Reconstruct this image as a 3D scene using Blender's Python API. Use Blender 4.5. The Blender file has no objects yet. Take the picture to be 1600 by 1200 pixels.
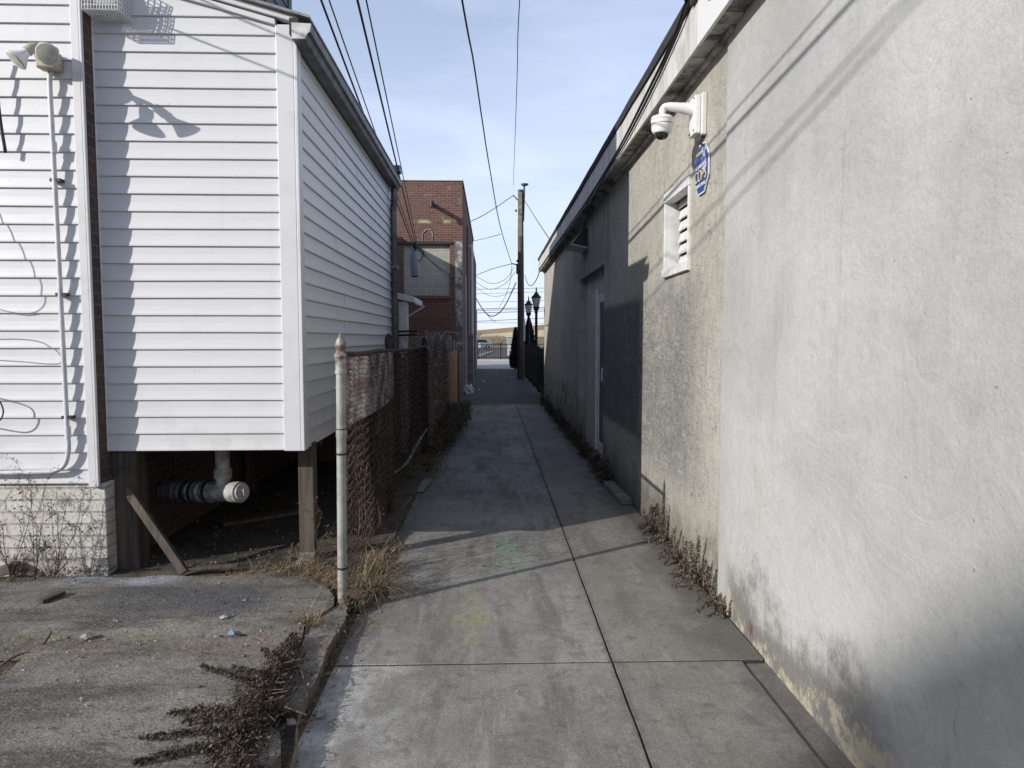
import bpy, bmesh, math, random
from mathutils import Vector, Matrix, noise as mnoise

# ------------------------------------------------------------------ camera, sky, sun, exposure
sc = bpy.context.scene
COL = sc.collection
CAM = Vector((0, 0, 1.58))
FPX = 1080.0
PITCH = math.atan(70 / FPX)
YAW = math.atan(32 / FPX)
cam_data = bpy.data.cameras.new("camera")
cam_data.sensor_width = 36.0
cam_data.lens = 36.0 * FPX / 1600.0
cam_data.clip_start = 0.05
cam_data.clip_end = 3000
cam = bpy.data.objects.new("camera", cam_data)
COL.objects.link(cam)
cam.location = CAM
cam.rotation_euler = (math.pi / 2 - PITCH, 0, -YAW)
sc.camera = cam

SUN = Vector((1.0, 0.64, -0.515)).normalized()
SUN_EL = math.asin(-SUN.z)
SUN_ROT = math.atan2(-SUN.x, -SUN.y)
world = bpy.data.worlds.new("World")
sc.world = world
world.use_nodes = True
wt = world.node_tree
wt.nodes.clear()
sky = wt.nodes.new("ShaderNodeTexSky")
sky.sky_type = 'NISHITA'
sky.sun_disc = False
sky.sun_elevation = SUN_EL
sky.sun_rotation = SUN_ROT
sky.altitude = 0
sky.air_density = 1.0
sky.dust_density = 1.2
sky.ozone_density = 1.6
tc = wt.nodes.new("ShaderNodeTexCoord")
mp = wt.nodes.new("ShaderNodeMapping")
mp.inputs['Scale'].default_value = (1.2, 1.2, 4.5)
mp.inputs['Rotation'].default_value = (0.0, 0.25, 0.4)
cn = wt.nodes.new("ShaderNodeTexNoise")
cn.inputs['Scale'].default_value = 2.6
cn.inputs['Detail'].default_value = 7
cn.inputs['Roughness'].default_value = 0.55
cn.inputs['Distortion'].default_value = 0.4
cr = wt.nodes.new("ShaderNodeMapRange")
cr.inputs['From Min'].default_value = 0.36
cr.inputs['From Max'].default_value = 0.72
cr.inputs['To Min'].default_value = 0.6
cr.inputs['To Max'].default_value = 0.95
cmix = wt.nodes.new("ShaderNodeMix")
cmix.data_type = 'RGBA'
cmix.inputs[7].default_value = (5.8, 6.4, 8.2, 1)      # thin high cloud, in sky units
bg = wt.nodes.new("ShaderNodeBackground")
bg.inputs['Strength'].default_value = 0.128
wo = wt.nodes.new("ShaderNodeOutputWorld")
L = wt.links.new
L(tc.outputs['Generated'], mp.inputs['Vector'])
L(mp.outputs[0], cn.inputs['Vector'])
L(cn.outputs['Fac'], cr.inputs['Value'])
sx = wt.nodes.new("ShaderNodeSeparateXYZ")               # thin cloud sheet: denser towards the horizon
L(tc.outputs['Generated'], sx.inputs[0])
el = wt.nodes.new("ShaderNodeMapRange")
for k_, v_ in (('From Min', 0.1), ('From Max', 0.75), ('To Min', 1.0), ('To Max', 0.2)): el.inputs[k_].default_value = v_
L(sx.outputs[2], el.inputs['Value'])
em = wt.nodes.new("ShaderNodeMath")
em.operation = 'MULTIPLY'
L(cr.outputs[0], em.inputs[0])
L(el.outputs[0], em.inputs[1])
L(em.outputs[0], cmix.inputs[0])
L(sky.outputs[0], cmix.inputs[6])
L(cmix.outputs[2], bg.inputs['Color'])
L(bg.outputs[0], wo.inputs['Surface'])

sl = bpy.data.lights.new("sun", 'SUN')
sl.energy = 3.85
sl.angle = math.radians(0.53)
sl.color = (1.0, 0.965, 0.915)
so = bpy.data.objects.new("sun", sl)
COL.objects.link(so)
so.location = (-20, -13, 12)
so.rotation_euler = SUN.to_track_quat('-Z', 'Y').to_euler()

sc.view_settings.view_transform = 'Standard'
sc.view_settings.look = 'None'
sc.view_settings.exposure = 0.3
sc.view_settings.gamma = 1.0

rnd = random.Random(7)
R = math.radians

# photograph bearings turned into world points on real planes
_F = Vector((math.sin(YAW) * math.cos(PITCH), math.cos(YAW) * math.cos(PITCH), -math.sin(PITCH)))
_R = Vector((math.cos(YAW), -math.sin(YAW), 0))
_U = _R.cross(_F)


def ray(px, py):
    return _F + _R * ((px - 800) / FPX) + _U * ((600 - py) / FPX)


def gx(px, py, X):
    d = ray(px, py)
    return CAM + d * (X / d.x)


def gy(px, py, Y):
    d = ray(px, py)
    return CAM + d * (Y / d.y)


def gz(px, py, Z=0.0):
    d = ray(px, py)
    return CAM + d * ((Z - CAM.z) / d.z)


# ------------------------------------------------------------------ mesh helpers
def worldloc(o):
    v = Vector((0, 0, 0))
    while o is not None:
        v += o.location
        o = o.parent
    return v


def tag(o, label=None, cat=None, group=None, kind=None):
    if label: o['label'] = label
    if cat: o['category'] = cat
    if group: o['group'] = group
    if kind: o['kind'] = kind
    return o


def empty(name, loc, label, cat, group=None):
    o = bpy.data.objects.new(name, None)
    o.empty_display_size = 0.1
    o.location = loc
    COL.objects.link(o)
    return tag(o, label, cat, group)


class MB:
    def __init__(s):
        s.v, s.f = [], []

    def add(s, vs, fs):
        n = len(s.v)
        s.v += [Vector(p) for p in vs]
        s.f += [tuple(i + n for i in q) for q in fs]
        return s

    def quad(s, a, b, c, d):
        return s.add([a, b, c, d], [(0, 1, 2, 3)])

    def box(s, x0, x1, y0, y1, z0, z1):
        return s.add([(x0, y0, z0), (x1, y0, z0), (x1, y1, z0), (x0, y1, z0), (x0, y0, z1), (x1, y0, z1), (x1, y1, z1), (x0, y1, z1)],
                     [(0, 3, 2, 1), (4, 5, 6, 7), (0, 1, 5, 4), (1, 2, 6, 5), (2, 3, 7, 6), (3, 0, 4, 7)])

    def obox(s, p, q, w, h, up=(0, 0, 1)):
        p, q = Vector(p), Vector(q)
        d = (q - p).normalized()
        a = d.cross(Vector(up))
        if a.length < 1e-4: a = Vector((1, 0, 0))
        a.normalize()
        b = a.cross(d)
        vs = []
        for c in (p, q):
            for sx, sy in ((-1, -1), (1, -1), (1, 1), (-1, 1)):
                vs.append(c + a * (sx * w / 2) + b * (sy * h / 2))
        return s.add(vs, [(0, 1, 2, 3), (7, 6, 5, 4), (0, 4, 5, 1), (1, 5, 6, 2), (2, 6, 7, 3), (3, 7, 4, 0)])

    def tube(s, pts, r, n=8, caps=True):
        pts = [Vector(p) for p in pts]
        m = len(pts)
        rr = r if isinstance(r, (list, tuple)) else [r] * m
        t0 = (pts[1] - pts[0]).normalized()
        a = t0.cross(Vector((0, 0, 1)))
        if a.length < 0.05: a = t0.cross(Vector((1, 0, 0)))
        a.normalize()
        vs, fs = [], []
        for i in range(m):
            t = (pts[min(i + 1, m - 1)] - pts[max(i - 1, 0)])
            if t.length < 1e-9: t = t0
            t.normalize()
            a = a - t * a.dot(t)
            if a.length < 1e-5: a = t.orthogonal()
            a.normalize()
            b = t.cross(a)
            for k in range(n):
                g = 2 * math.pi * k / n
                vs.append(pts[i] + (a * math.cos(g) + b * math.sin(g)) * rr[i])
        for i in range(m - 1):
            for k in range(n):
                k2 = (k + 1) % n
                fs.append((i * n + k, i * n + k2, (i + 1) * n + k2, (i + 1) * n + k))
        if caps:
            fs.append(tuple(range(n - 1, -1, -1)))
            fs.append(tuple((m - 1) * n + k for k in range(n)))
        return s.add(vs, fs)

    def lathe(s, base, prof, n=16, axis=(0, 0, 1)):
        # prof: list of (distance along axis, radius)
        ax = Vector(axis).normalized()
        base = Vector(base)
        return s.tube([base + ax * h for h, _ in prof], [max(r, 1e-4) for _, r in prof], n)

    def prism(s, poly, axis, a0, a1):
        # poly: 2D outline; axis 'x': (y,z), 'y': (x,z), 'z': (x,y)
        def P(p, a):
            return {'x': (a, p[0], p[1]), 'y': (p[0], a, p[1]), 'z': (p[0], p[1], a)}[axis]
        n = len(poly)
        vs = [P(p, a0) for p in poly] + [P(p, a1) for p in poly]
        fs = [tuple(range(n)), tuple(range(2 * n - 1, n - 1, -1))]
        for i in range(n):
            j = (i + 1) % n
            fs.append((i, n + i, n + j, j))
        return s.add(vs, fs)

    def build(s, name, mat, parent=None, smooth=False, bevel=0.0, weld=False, auto=None):
        off = worldloc(parent) if parent is not None else Vector((0, 0, 0))
        me = bpy.data.meshes.new(name)
        me.from_pydata([v - off for v in s.v], [], s.f)
        bm = bmesh.new()
        bm.from_mesh(me)
        if weld: bmesh.ops.remove_doubles(bm, verts=bm.verts, dist=1e-4)
        bmesh.ops.recalc_face_normals(bm, faces=bm.faces)
        bm.to_mesh(me)
        bm.free()
        me.materials.append(mat)
        if smooth: me.polygons.foreach_set('use_smooth', [True] * len(me.polygons))
        if smooth and auto is not False:
            me.set_sharp_from_angle(angle=R(auto or 40))
        o = bpy.data.objects.new(name, me)
        COL.objects.link(o)
        if parent is not None: o.parent = parent
        if bevel:
            b = o.modifiers.new("bevel", 'BEVEL')
            b.width = bevel
            b.segments = 2
            b.limit_method = 'ANGLE'
        return o


def leaf_face(mb, p, s, r, n=None):
    a = Vector((r.gauss(0, 1), r.gauss(0, 1), r.gauss(0, 1))).normalized()
    u = a.orthogonal().normalized()
    w = a.cross(u)
    l, h = s * r.uniform(0.7, 1.3), s * r.uniform(0.35, 0.6)
    p = Vector(p)
    c = a * h * r.uniform(0.2, 0.6)
    mb.add([p - u * l, p - w * h + c, p + u * l + c * 0.5, p + w * h + c], [(0, 1, 2), (0, 2, 3)])


def catmull(pts, sub=6):
    P = [Vector(p) for p in pts]
    P = [P[0] * 2 - P[1]] + P + [P[-1] * 2 - P[-2]]
    out = []
    for i in range(1, len(P) - 2):
        for k in range(sub):
            t = k / sub
            a, b, c, d = P[i - 1], P[i], P[i + 1], P[i + 2]
            out.append(0.5 * ((2 * b) + (c - a) * t + (2 * a - 5 * b + 4 * c - d) * t * t + (3 * b - a - 3 * c + d) * t ** 3))
    out.append(P[-2])
    return out


def sag(p, q, d, n=14):
    p, q = Vector(p), Vector(q)
    return [p.lerp(q, i / n) - Vector((0, 0, d * 4 * (i / n) * (1 - i / n))) for i in range(n + 1)]


# ------------------------------------------------------------------ material helpers
class N:
    def __init__(s, name):
        s.m = bpy.data.materials.new(name)
        s.m.use_nodes = True
        s.t = s.m.node_tree
        s.t.nodes.clear()
        s.o = s.t.nodes.new("ShaderNodeOutputMaterial")
        s.b = s.t.nodes.new("ShaderNodeBsdfPrincipled")
        s.t.links.new(s.b.outputs[0], s.o.inputs[0])
        s._p = None

    def n(s, typ): return s.t.nodes.new(typ)

    def set(s, sock, v):
        if isinstance(v, bpy.types.NodeSocket): s.t.links.new(v, sock)
        elif isinstance(v, (tuple, list)) and len(v) == 3 and sock.type == 'RGBA': sock.default_value = (*v, 1)
        else: sock.default_value = v

    def pos(s):
        if s._p is None: s._p = s.n("ShaderNodeNewGeometry").outputs['Position']
        return s._p

    def objc(s):
        return s.n("ShaderNodeTexCoord").outputs['Object']

    def rand(s):
        return s.n("ShaderNodeNewGeometry").outputs['Random Per Island']

    def sep(s, v):
        x = s.n("ShaderNodeSeparateXYZ")
        s.set(x.inputs[0], v)
        return x.outputs

    def comb(s, x, y, z):
        c = s.n("ShaderNodeCombineXYZ")
        for i, v in enumerate((x, y, z)): s.set(c.inputs[i], v)
        return c.outputs[0]

    def scale(s, v, k, loc=(0, 0, 0), rot=(0, 0, 0)):
        m = s.n("ShaderNodeMapping")
        s.set(m.inputs['Vector'], v)
        m.inputs['Scale'].default_value = k
        m.inputs['Location'].default_value = loc
        m.inputs['Rotation'].default_value = rot
        return m.outputs[0]

    def noise(s, scale, detail=4, rough=0.55, vec=None, dist=0.0):
        x = s.n("ShaderNodeTexNoise")
        s.set(x.inputs['Vector'], vec if vec is not None else s.pos())
        x.inputs['Scale'].default_value = scale
        x.inputs['Detail'].default_value = detail
        x.inputs['Roughness'].default_value = rough
        x.inputs['Distortion'].default_value = dist
        return x.outputs['Fac']

    def vor(s, scale, vec=None, feature='F1', out='Distance'):
        x = s.n("ShaderNodeTexVoronoi")
        x.feature = feature
        s.set(x.inputs['Vector'], vec if vec is not None else s.pos())
        x.inputs['Scale'].default_value = scale
        return x.outputs[out]

    def wave(s, scale, dist=2.0, detail=2, dscale=1.0, vec=None, direction='X'):
        x = s.n("ShaderNodeTexWave")
        x.bands_direction = direction
        s.set(x.inputs['Vector'], vec if vec is not None else s.pos())
        x.inputs['Scale'].default_value = scale
        x.inputs['Distortion'].default_value = dist
        x.inputs['Detail'].default_value = detail
        x.inputs['Detail Scale'].default_value = dscale
        return x.outputs['Fac']

    def brick(s, vec, c1, c2, mortar, w, h, ms=0.01, bias=0.0):
        x = s.n("ShaderNodeTexBrick")
        s.set(x.inputs['Vector'], vec)
        for k, c in (('Color1', c1), ('Color2', c2), ('Mortar', mortar)): s.set(x.inputs[k], c)
        x.inputs['Scale'].default_value = 1.0
        x.inputs['Mortar Size'].default_value = ms
        x.inputs['Mortar Smooth'].default_value = 0.3
        x.inputs['Bias'].default_value = bias
        x.inputs['Brick Width'].default_value = w
        x.inputs['Row Height'].default_value = h
        return x.outputs

    def rng(s, v, a, b, c=0.0, d=1.0, smooth=True):
        x = s.n("ShaderNodeMapRange")
        if smooth: x.interpolation_type = 'SMOOTHSTEP'
        s.set(x.inputs['Value'], v)
        for k, q in (('From Min', a), ('From Max', b), ('To Min', c), ('To Max', d)): s.set(x.inputs[k], q)
        return x.outputs[0]

    def math(s, op, a, b=0.0, clamp=False):
        x = s.n("ShaderNodeMath")
        x.operation = op
        x.use_clamp = clamp
        s.set(x.inputs[0], a)
        s.set(x.inputs[1], b)
        return x.outputs[0]

    def mul(s, *a):
        r = a[0]
        for k in a[1:]: r = s.math('MULTIPLY', r, k)
        return r

    def mix(s, f, a, b, mode='MIX'):
        x = s.n("ShaderNodeMix")
        x.data_type = 'RGBA'
        x.blend_type = mode
        x.clamp_factor = True
        s.set(x.inputs[0], f)
        s.set(x.inputs[6], a)
        s.set(x.inputs[7], b)
        return x.outputs[2]

    def grain(s, c, scale, lo, hi, vec=None, detail=3, rough=0.7):
        f = s.rng(s.noise(scale, detail, rough, vec), 0.3, 0.7, lo, hi, False)
        x = s.n("ShaderNodeVectorMath")
        x.operation = 'SCALE'
        s.set(x.inputs[0], c)
        s.set(x.inputs['Scale'], f)
        return x.outputs[0]

    def band(s, v, a, b, soft):
        return s.mul(s.rng(v, a - soft, a + soft), s.rng(v, b - soft, b + soft, 1.0, 0.0))

    def bump(s, h, strength=0.3, dist=0.01, normal=None):
        x = s.n("ShaderNodeBump")
        s.set(x.inputs['Height'], h)
        x.inputs['Strength'].default_value = strength
        x.inputs['Distance'].default_value = dist
        if normal is not None: s.set(x.inputs['Normal'], normal)
        return x.outputs[0]

    def out(s, col, rough=0.8, metal=0.0, normal=None, spec=None):
        s.set(s.b.inputs['Base Color'], col)
        s.set(s.b.inputs['Roughness'], rough)
        s.set(s.b.inputs['Metallic'], metal)
        if normal is not None: s.set(s.b.inputs['Normal'], normal)
        if spec is not None: s.b.inputs['Specular IOR Level'].default_value = spec
        return s.m


def simple(name, col, rough=0.7, metal=0.0, var=0.25, scale=20.0, bump=0.15, dist=0.004, col2=None):
    n = N(name)
    v = n.objc()
    f = n.noise(scale, 5, 0.6, v)
    c2 = col2 or tuple(c * (1 - var) for c in col)
    c = n.mix(n.rng(f, 0.35, 0.65), c2, col)
    return n.out(c, rough, metal, n.bump(n.noise(scale * 5, 3, 0.6, v), bump, dist))


M = {}


def make_materials():
    # white vinyl
    n = N("white_vinyl")
    p = n.pos()
    st = n.noise(1.0, 5, 0.6, n.scale(p, (9, 9, 0.8)))
    d = n.noise(1.3, 5, 0.6)
    c = n.mix(n.rng(st, 0.5, 0.8, 0, 0.35), (0.60, 0.60, 0.608), (0.50, 0.50, 0.505))
    c = n.mix(n.rng(d, 0.55, 0.8, 0, 0.25), c, (0.53, 0.52, 0.485))
    c = n.mix(n.mul(n.rng(n.sep(p)[2], 0.6, 1.5, 0.5, 0.0), n.rng(n.noise(5, 5), 0.45, 0.7)), c, (0.43, 0.415, 0.38))
    c = n.mix(n.rng(n.noise(38, 2, 0.5), 0.74, 0.79, 0, 0.5), c, (0.3, 0.29, 0.27))
    M['vinyl'] = n.out(c, 0.42, 0, n.bump(n.noise(2.2, 2, 0.5, n.scale(p, (1, 1, 4))), 0.25, 0.012))
    n = N("white_trim")
    c = n.mix(n.rng(n.noise(6, 5, 0.65), 0.45, 0.75, 0, 0.5), (0.62, 0.62, 0.63), (0.48, 0.475, 0.46))
    M['trim'] = n.out(c, 0.45, 0, n.bump(n.noise(12, 3), 0.15, 0.004))
    # brick kinds -------------------------------------------------------------
    def brickmat(name, axes, c1, c2, mortar, w, h, ms, bump=0.5, dirt=None, paint=False):
        n = N(name)
        q = n.sep(n.pos())
        v = n.comb(q[axes[0]], q[axes[1]], 0.0)
        wv = n.noise(3.0, 3, 0.5)
        b = n.brick(v, c1, c2, mortar, w, h, ms)
        c = b[0]
        c = n.mix(n.rng(n.noise(1.1, 6, 0.65), 0.4, 0.7, 0, 0.55), c, dirt or (0.1, 0.07, 0.06))
        c = n.mix(n.rng(n.noise(40, 3, 0.6), 0.4, 0.7, 0.0, 0.3), c, tuple(k * 1.5 for k in c1))
        hgt = n.math('ADD', n.math('SUBTRACT', 1.0, b[1]), n.mul(n.noise(45, 4, 0.7), 0.5))
        return n, c, n.bump(hgt, bump, 0.012), q
    n, c, b, q = brickmat("red_brick", (0, 2), (0.155, 0.064, 0.043), (0.075, 0.034, 0.026), (0.21, 0.175, 0.15), 0.205, 0.066, 0.006)
    c = n.mix(n.mul(n.rng(n.noise(2.6, 5, 0.7), 0.58, 0.75), n.rng(q[2], 3.8, 5.6), 0.5), c, (0.45, 0.40, 0.34))
    c = n.mix(n.mul(n.band(q[2], 4.78, 4.86, 0.03), n.rng(n.noise(2.2, 3), 0.45, 0.6)), c, (0.42, 0.36, 0.22))
    M['brick_red'] = n.out(c, 0.85, 0, b)
    n, c, b, q = brickmat("red_brick_side", (1, 2), (0.165, 0.07, 0.047), (0.085, 0.038, 0.029), (0.2, 0.165, 0.14), 0.205, 0.066, 0.006)
    M['brick_side'] = n.out(c, 0.9, 0, b)
    n, c, b, q = brickmat("brown_brick", (1, 2), (0.075, 0.042, 0.035), (0.05, 0.03, 0.026), (0.10, 0.09, 0.082), 0.21, 0.075, 0.008)
    M['brick_brown'] = n.out(c, 0.9, 0, b)
    n, c, b, q = brickmat("painted_brick", (0, 2), (0.56, 0.54, 0.49), (0.46, 0.44, 0.40), (0.27, 0.25, 0.215), 0.215, 0.078, 0.006, 1.0, (0.4, 0.38, 0.33))
    c = n.mix(n.rng(n.noise(4.5, 6, 0.7), 0.58, 0.68, 0, 0.8), c, (0.16, 0.14, 0.12))
    c = n.mix(n.rng(n.noise(9, 4, 0.7, n.scale(n.pos(), (1, 1, 1), (3, 1, 2))), 0.66, 0.72, 0, 0.7), c, (0.30, 0.12, 0.08))
    c = n.mix(n.mul(n.rng(q[2], 0.08, 0.35, 0.8, 0.0), n.rng(n.noise(6, 4), 0.4, 0.6)), c, (0.18, 0.16, 0.13))
    M['brick_white'] = n.out(c, 0.8, 0, b)
    n, c, b, q = brickmat("cinder_block", (0, 2), (0.36, 0.345, 0.295), (0.31, 0.30, 0.26), (0.46, 0.45, 0.40), 0.40, 0.20, 0.014, 0.5, (0.3, 0.29, 0.25))
    c = n.mix(n.rng(n.noise(60, 3), 0.5, 0.8, 0, 0.4), c, (0.1, 0.1, 0.09))
    M['cmu'] = n.out(c, 0.95, 0, b)
    n, c, b, q = brickmat("cinder_block_side", (1, 2), (0.32, 0.29, 0.25), (0.25, 0.23, 0.2), (0.18, 0.165, 0.15), 0.40, 0.20, 0.012, 0.6, (0.06, 0.05, 0.04))
    M['cmu_side'] = n.out(c, 0.95, 0, b)
    # tan stucco -----------------------------------------------------------------
    n = N("tan_stucco")
    p = n.pos()
    q = n.sep(p)
    y, z = q[1], q[2]
    n1 = n.noise(0.9, 6, 0.6)
    n2 = n.noise(4.0, 6, 0.65)
    n3 = n.noise(1.0, 5, 0.6, n.scale(p, (3, 5, 0.55)))
    n4 = n.noise(26, 5, 0.7)
    c = n.mix(n.rng(n1, 0.35, 0.65), (0.345, 0.327, 0.282), (0.42, 0.40, 0.348))
    c = n.mix(n.rng(n2, 0.5, 0.75, 0, 0.45), c, (0.26, 0.245, 0.21))
    c = n.mix(n.rng(n3, 0.54, 0.74, 0, 0.5), c, (0.24, 0.225, 0.195))
    # grey smears below and left of the vent window
    sm = n.mul(n.band(y, 4.55, 6.7, 0.45), n.rng(z, 0.3, 0.7), n.rng(z, 1.75, 2.15, 1.0, 0.0))
    brs = n.noise(1.0, 6, 0.7, n.scale(p, (1, 5, 11), rot=(0.5, 0, 0)), 0.8)
    c = n.mix(n.mul(sm, n.rng(n.math('ADD', n.mul(n1, 0.9), n.mul(brs, 0.6)), 0.52, 0.76), 0.9), c, (0.175, 0.172, 0.165))
    c = n.mix(n.mul(sm, n.rng(brs, 0.58, 0.68), 0.5), c, (0.55, 0.52, 0.45))
    sc1 = n.noise(1.0, 4, 0.7, n.scale(p, (1, 16, 60), rot=(0.22, 0, 0)), 0.6)
    sc2 = n.noise(1.0, 4, 0.7, n.scale(p, (1, 60, 9)), 0.4)
    c = n.mix(n.mul(n.rng(sc1, 0.55, 0.68), n.rng(n2, 0.3, 0.55), 0.8), c, (0.14, 0.132, 0.115))
    c = n.mix(n.mul(n.rng(sc2, 0.56, 0.7), n.rng(n3, 0.35, 0.55), 0.65), c, (0.15, 0.142, 0.125))
    c = n.mix(n.mul(n.rng(n.noise(1.0, 4, 0.7, n.scale(p, (1, 9, 40), (0, 4, 4))), 0.62, 0.72), 0.4), c, (0.47, 0.44, 0.37))
    sc3 = n.noise(1.0, 5, 0.75, n.scale(p, (1, 13, 46), (0, 2, 9), (-0.3, 0, 0)), 0.8)
    c = n.mix(n.mul(sm, n.rng(sc3, 0.50, 0.62), 0.75), c, (0.115, 0.112, 0.106))
    c = n.mix(n.mul(sm, n.rng(sc3, 0.42, 0.34), 0.7), c, (0.42, 0.405, 0.36))
    # painted dark patch beside the door
    wob = n.math('ADD', y, n.mul(n.math('SUBTRACT', n4, 0.5), 0.1))
    wz = n.math('ADD', z, n.mul(n.math('SUBTRACT', n4, 0.5), 0.06))
    pt = n.mul(n.band(wob, 6.3, 8.6, 0.16), n.band(wz, 0.66, 1.95, 0.05))
    c = n.mix(n.mul(pt, n.rng(n.noise(9, 5, 0.7), 0.2, 0.55, 0.4, 0.9)), c, (0.088, 0.089, 0.095))
    # dark weathering around and above the door
    dd = n.mul(n.band(y, 8.0, 11.6, 0.3), n.rng(z, 2.35, 2.6), n.rng(n3, 0.4, 0.6, 0.3, 1.0))
    c = n.mix(n.mul(dd, 0.6), c, (0.15, 0.14, 0.125))
    # damp at the foot
    ft = n.rng(n.math('ADD', z, n.mul(n.math('SUBTRACT', n2, 0.5), 0.8)), 0.05, 0.55, 1.0, 0.0)
    c = n.mix(n.mul(ft, 0.85), c, (0.13, 0.12, 0.09))
    c = n.mix(n.mul(n.rng(y, 10, 12), n.band(z, 0.2, 0.75, 0.2), n.rng(n2, 0.42, 0.6)), c, (0.14, 0.135, 0.05))
    # drip stains under the window
    dr = n.mul(n.band(y, 4.7, 5.5, 0.12), n.rng(z, 1.2, 2.05), n.rng(z, 2.05, 2.08, 1, 0), n.rng(n.noise(1, 4, 0.6, n.scale(p, (1, 14, 0.5))), 0.45, 0.6))
    c = n.mix(n.mul(dr, 0.7), c, (0.22, 0.21, 0.2))
    c = n.mix(n.mul(n.band(y, 4.02, 4.22, 0.05), n.rng(n2, 0.4, 0.6), 0.7), c, (0.33, 0.33, 0.30))
    pit = n.rng(n.noise(1, 4, 0.7, n.scale(p, (40, 34, 75), rot=(0.25, 0, 0))), 0.27, 0.37)
    c = n.mix(n.mul(n.math('SUBTRACT', 1.0, pit), 0.6), c, (0.14, 0.125, 0.10))
    c = n.grain(c, 85, 0.8, 1.2, None, 4, 0.75)
    c = n.grain(c, 1.0, 0.84, 1.16, n.scale(p, (1, 26, 7), rot=(0.4, 0, 0)), 5, 0.75)
    hh = n.math('ADD', n.mul(pit, 0.7), n.math('ADD', n.mul(n4, 0.8), n.math('SUBTRACT', n.mul(n2, 0.9), n.mul(sc1, 0.5))))
    M['tan'] = n.out(c, 0.9, 0, n.bump(hh, 0.75, 0.016))
    # pale grey stucco -------------------------------------------------------------
    n = N("pale_grey_stucco")
    p = n.pos()
    q = n.sep(p)
    y, z = q[1], q[2]
    n1 = n.noise(1.1, 6, 0.6)
    n2 = n.noise(3.5, 6, 0.7)
    n3 = n.noise(1.0, 5, 0.6, n.scale(p, (3, 6, 0.7)))
    c = n.mix(n.rng(n1, 0.35, 0.65), (0.345, 0.346, 0.332), (0.425, 0.427, 0.413))
    c = n.mix(n.rng(n2, 0.52, 0.78, 0, 0.45), c, (0.29, 0.289, 0.274))
    c = n.mix(n.rng(n3, 0.55, 0.72, 0, 0.3), c, (0.275, 0.274, 0.262))
    c = n.mix(n.mul(n.rng(n.noise(2.3, 4, 0.6, n.scale(p, (1, 1, 1), (5, 2, 1))), 0.6, 0.75), 0.35), c, (0.42, 0.38, 0.35))
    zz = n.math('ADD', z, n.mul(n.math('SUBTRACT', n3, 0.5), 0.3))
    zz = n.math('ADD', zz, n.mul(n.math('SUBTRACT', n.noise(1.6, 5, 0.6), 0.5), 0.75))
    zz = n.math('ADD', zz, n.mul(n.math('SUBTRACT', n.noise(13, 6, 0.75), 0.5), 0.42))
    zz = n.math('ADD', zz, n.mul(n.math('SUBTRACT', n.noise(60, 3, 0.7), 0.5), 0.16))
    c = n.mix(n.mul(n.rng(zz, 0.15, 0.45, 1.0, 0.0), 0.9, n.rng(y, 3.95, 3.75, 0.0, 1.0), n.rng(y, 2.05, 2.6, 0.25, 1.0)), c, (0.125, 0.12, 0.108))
    c = n.mix(n.mul(n.rng(zz, 0.06, 0.17, 1.0, 0.0), n.rng(n.noise(7, 5, 0.7), 0.42, 0.58)), c, (0.40, 0.36, 0.27))
    c = n.mix(n.mul(n.band(y, 3.45, 3.53, 0.02), n.band(z, 0.02, 0.10, 0.02), n.rng(n.noise(30, 3), 0.4, 0.6)), c, (0.12, 0.052, 0.035))
    # sweeping trowel strokes: bands of fine ridges bent by a slow distortion
    w1 = n.noise(1.0, 2, 0.5, n.scale(p, (1, 0.9, 0.9), (0, 4, 2)))
    w2 = n.noise(1.0, 2, 0.5, n.scale(p, (1, 1.3, 1.3), (0, 9, 5)))
    sw = n.comb(0.0, n.math('ADD', n.mul(y, 0.5), n.mul(w1, 2.4)), n.math('ADD', n.mul(z, 1.3), n.mul(w2, 2.6)))
    sw8 = n.scale(sw, (1, 3.0, 26))
    ridg = n.noise(1.0, 5, 0.75, n.scale(sw, (1, 1.2, 17)))
    patch = n.rng(n.noise(1.1, 3, 0.5, n.scale(p, (1, 1, 1), (2, 7, 3))), 0.50, 0.66)
    hh = n.math('ADD', n.mul(ridg, n.mul(patch, 0.42)), n.math('ADD', n.mul(n.noise(30, 6, 0.75), 0.35), n.mul(n2, 1.0)))
    c = n.mix(n.mul(patch, n.rng(ridg, 0.58, 0.72), 0.13), c, (0.27, 0.268, 0.26))
    crk = n.vor(0.55, n.scale(n.comb(0.0, n.math('ADD', y, n.mul(n.noise(3, 4), 0.5)), n.math('ADD', z, n.mul(n.noise(2.6, 4, 0.6, n.scale(p, (1, 1, 1), (9, 9, 9))), 0.6))), (1, 1.5, 0.7)), 'DISTANCE_TO_EDGE')
    c = n.mix(n.mul(n.rng(crk, 0.0, 0.0022, 1, 0), n.rng(n.noise(0.9, 3), 0.5, 0.62), 0.55), c, (0.15, 0.15, 0.145))
    dust = n.noise(18, 6, 0.8)
    c = n.mix(n.rng(dust, 0.5, 0.7, 0, 0.16), c, (0.25, 0.248, 0.24))
    c = n.mix(n.mul(n.rng(n.noise(1, 3, 0.6, n.scale(p, (1, 16, 0.35), (0, 3, 0))), 0.62, 0.74), n.rng(n2, 0.4, 0.6), 0.3), c, (0.22, 0.22, 0.215))
    c = n.grain(c, 95, 0.92, 1.08, None, 4, 0.75)
    c = n.grain(c, 11, 0.96, 1.04, None, 7, 0.8)
    c = n.grain(c, 1.0, 0.93, 1.07, sw8, 5, 0.75)
    spk = n.rng(n.noise(34, 2, 0.5), 0.73, 0.78)
    c = n.mix(n.mul(spk, 0.6), c, (0.12, 0.12, 0.11))
    M['grey_stucco'] = n.out(c, 0.85, 0, n.bump(hh, 0.8, 0.014))
    # alley concrete -----------------------------------------------------------------
    n = N("alley_concrete")
    p = n.pos()
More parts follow.
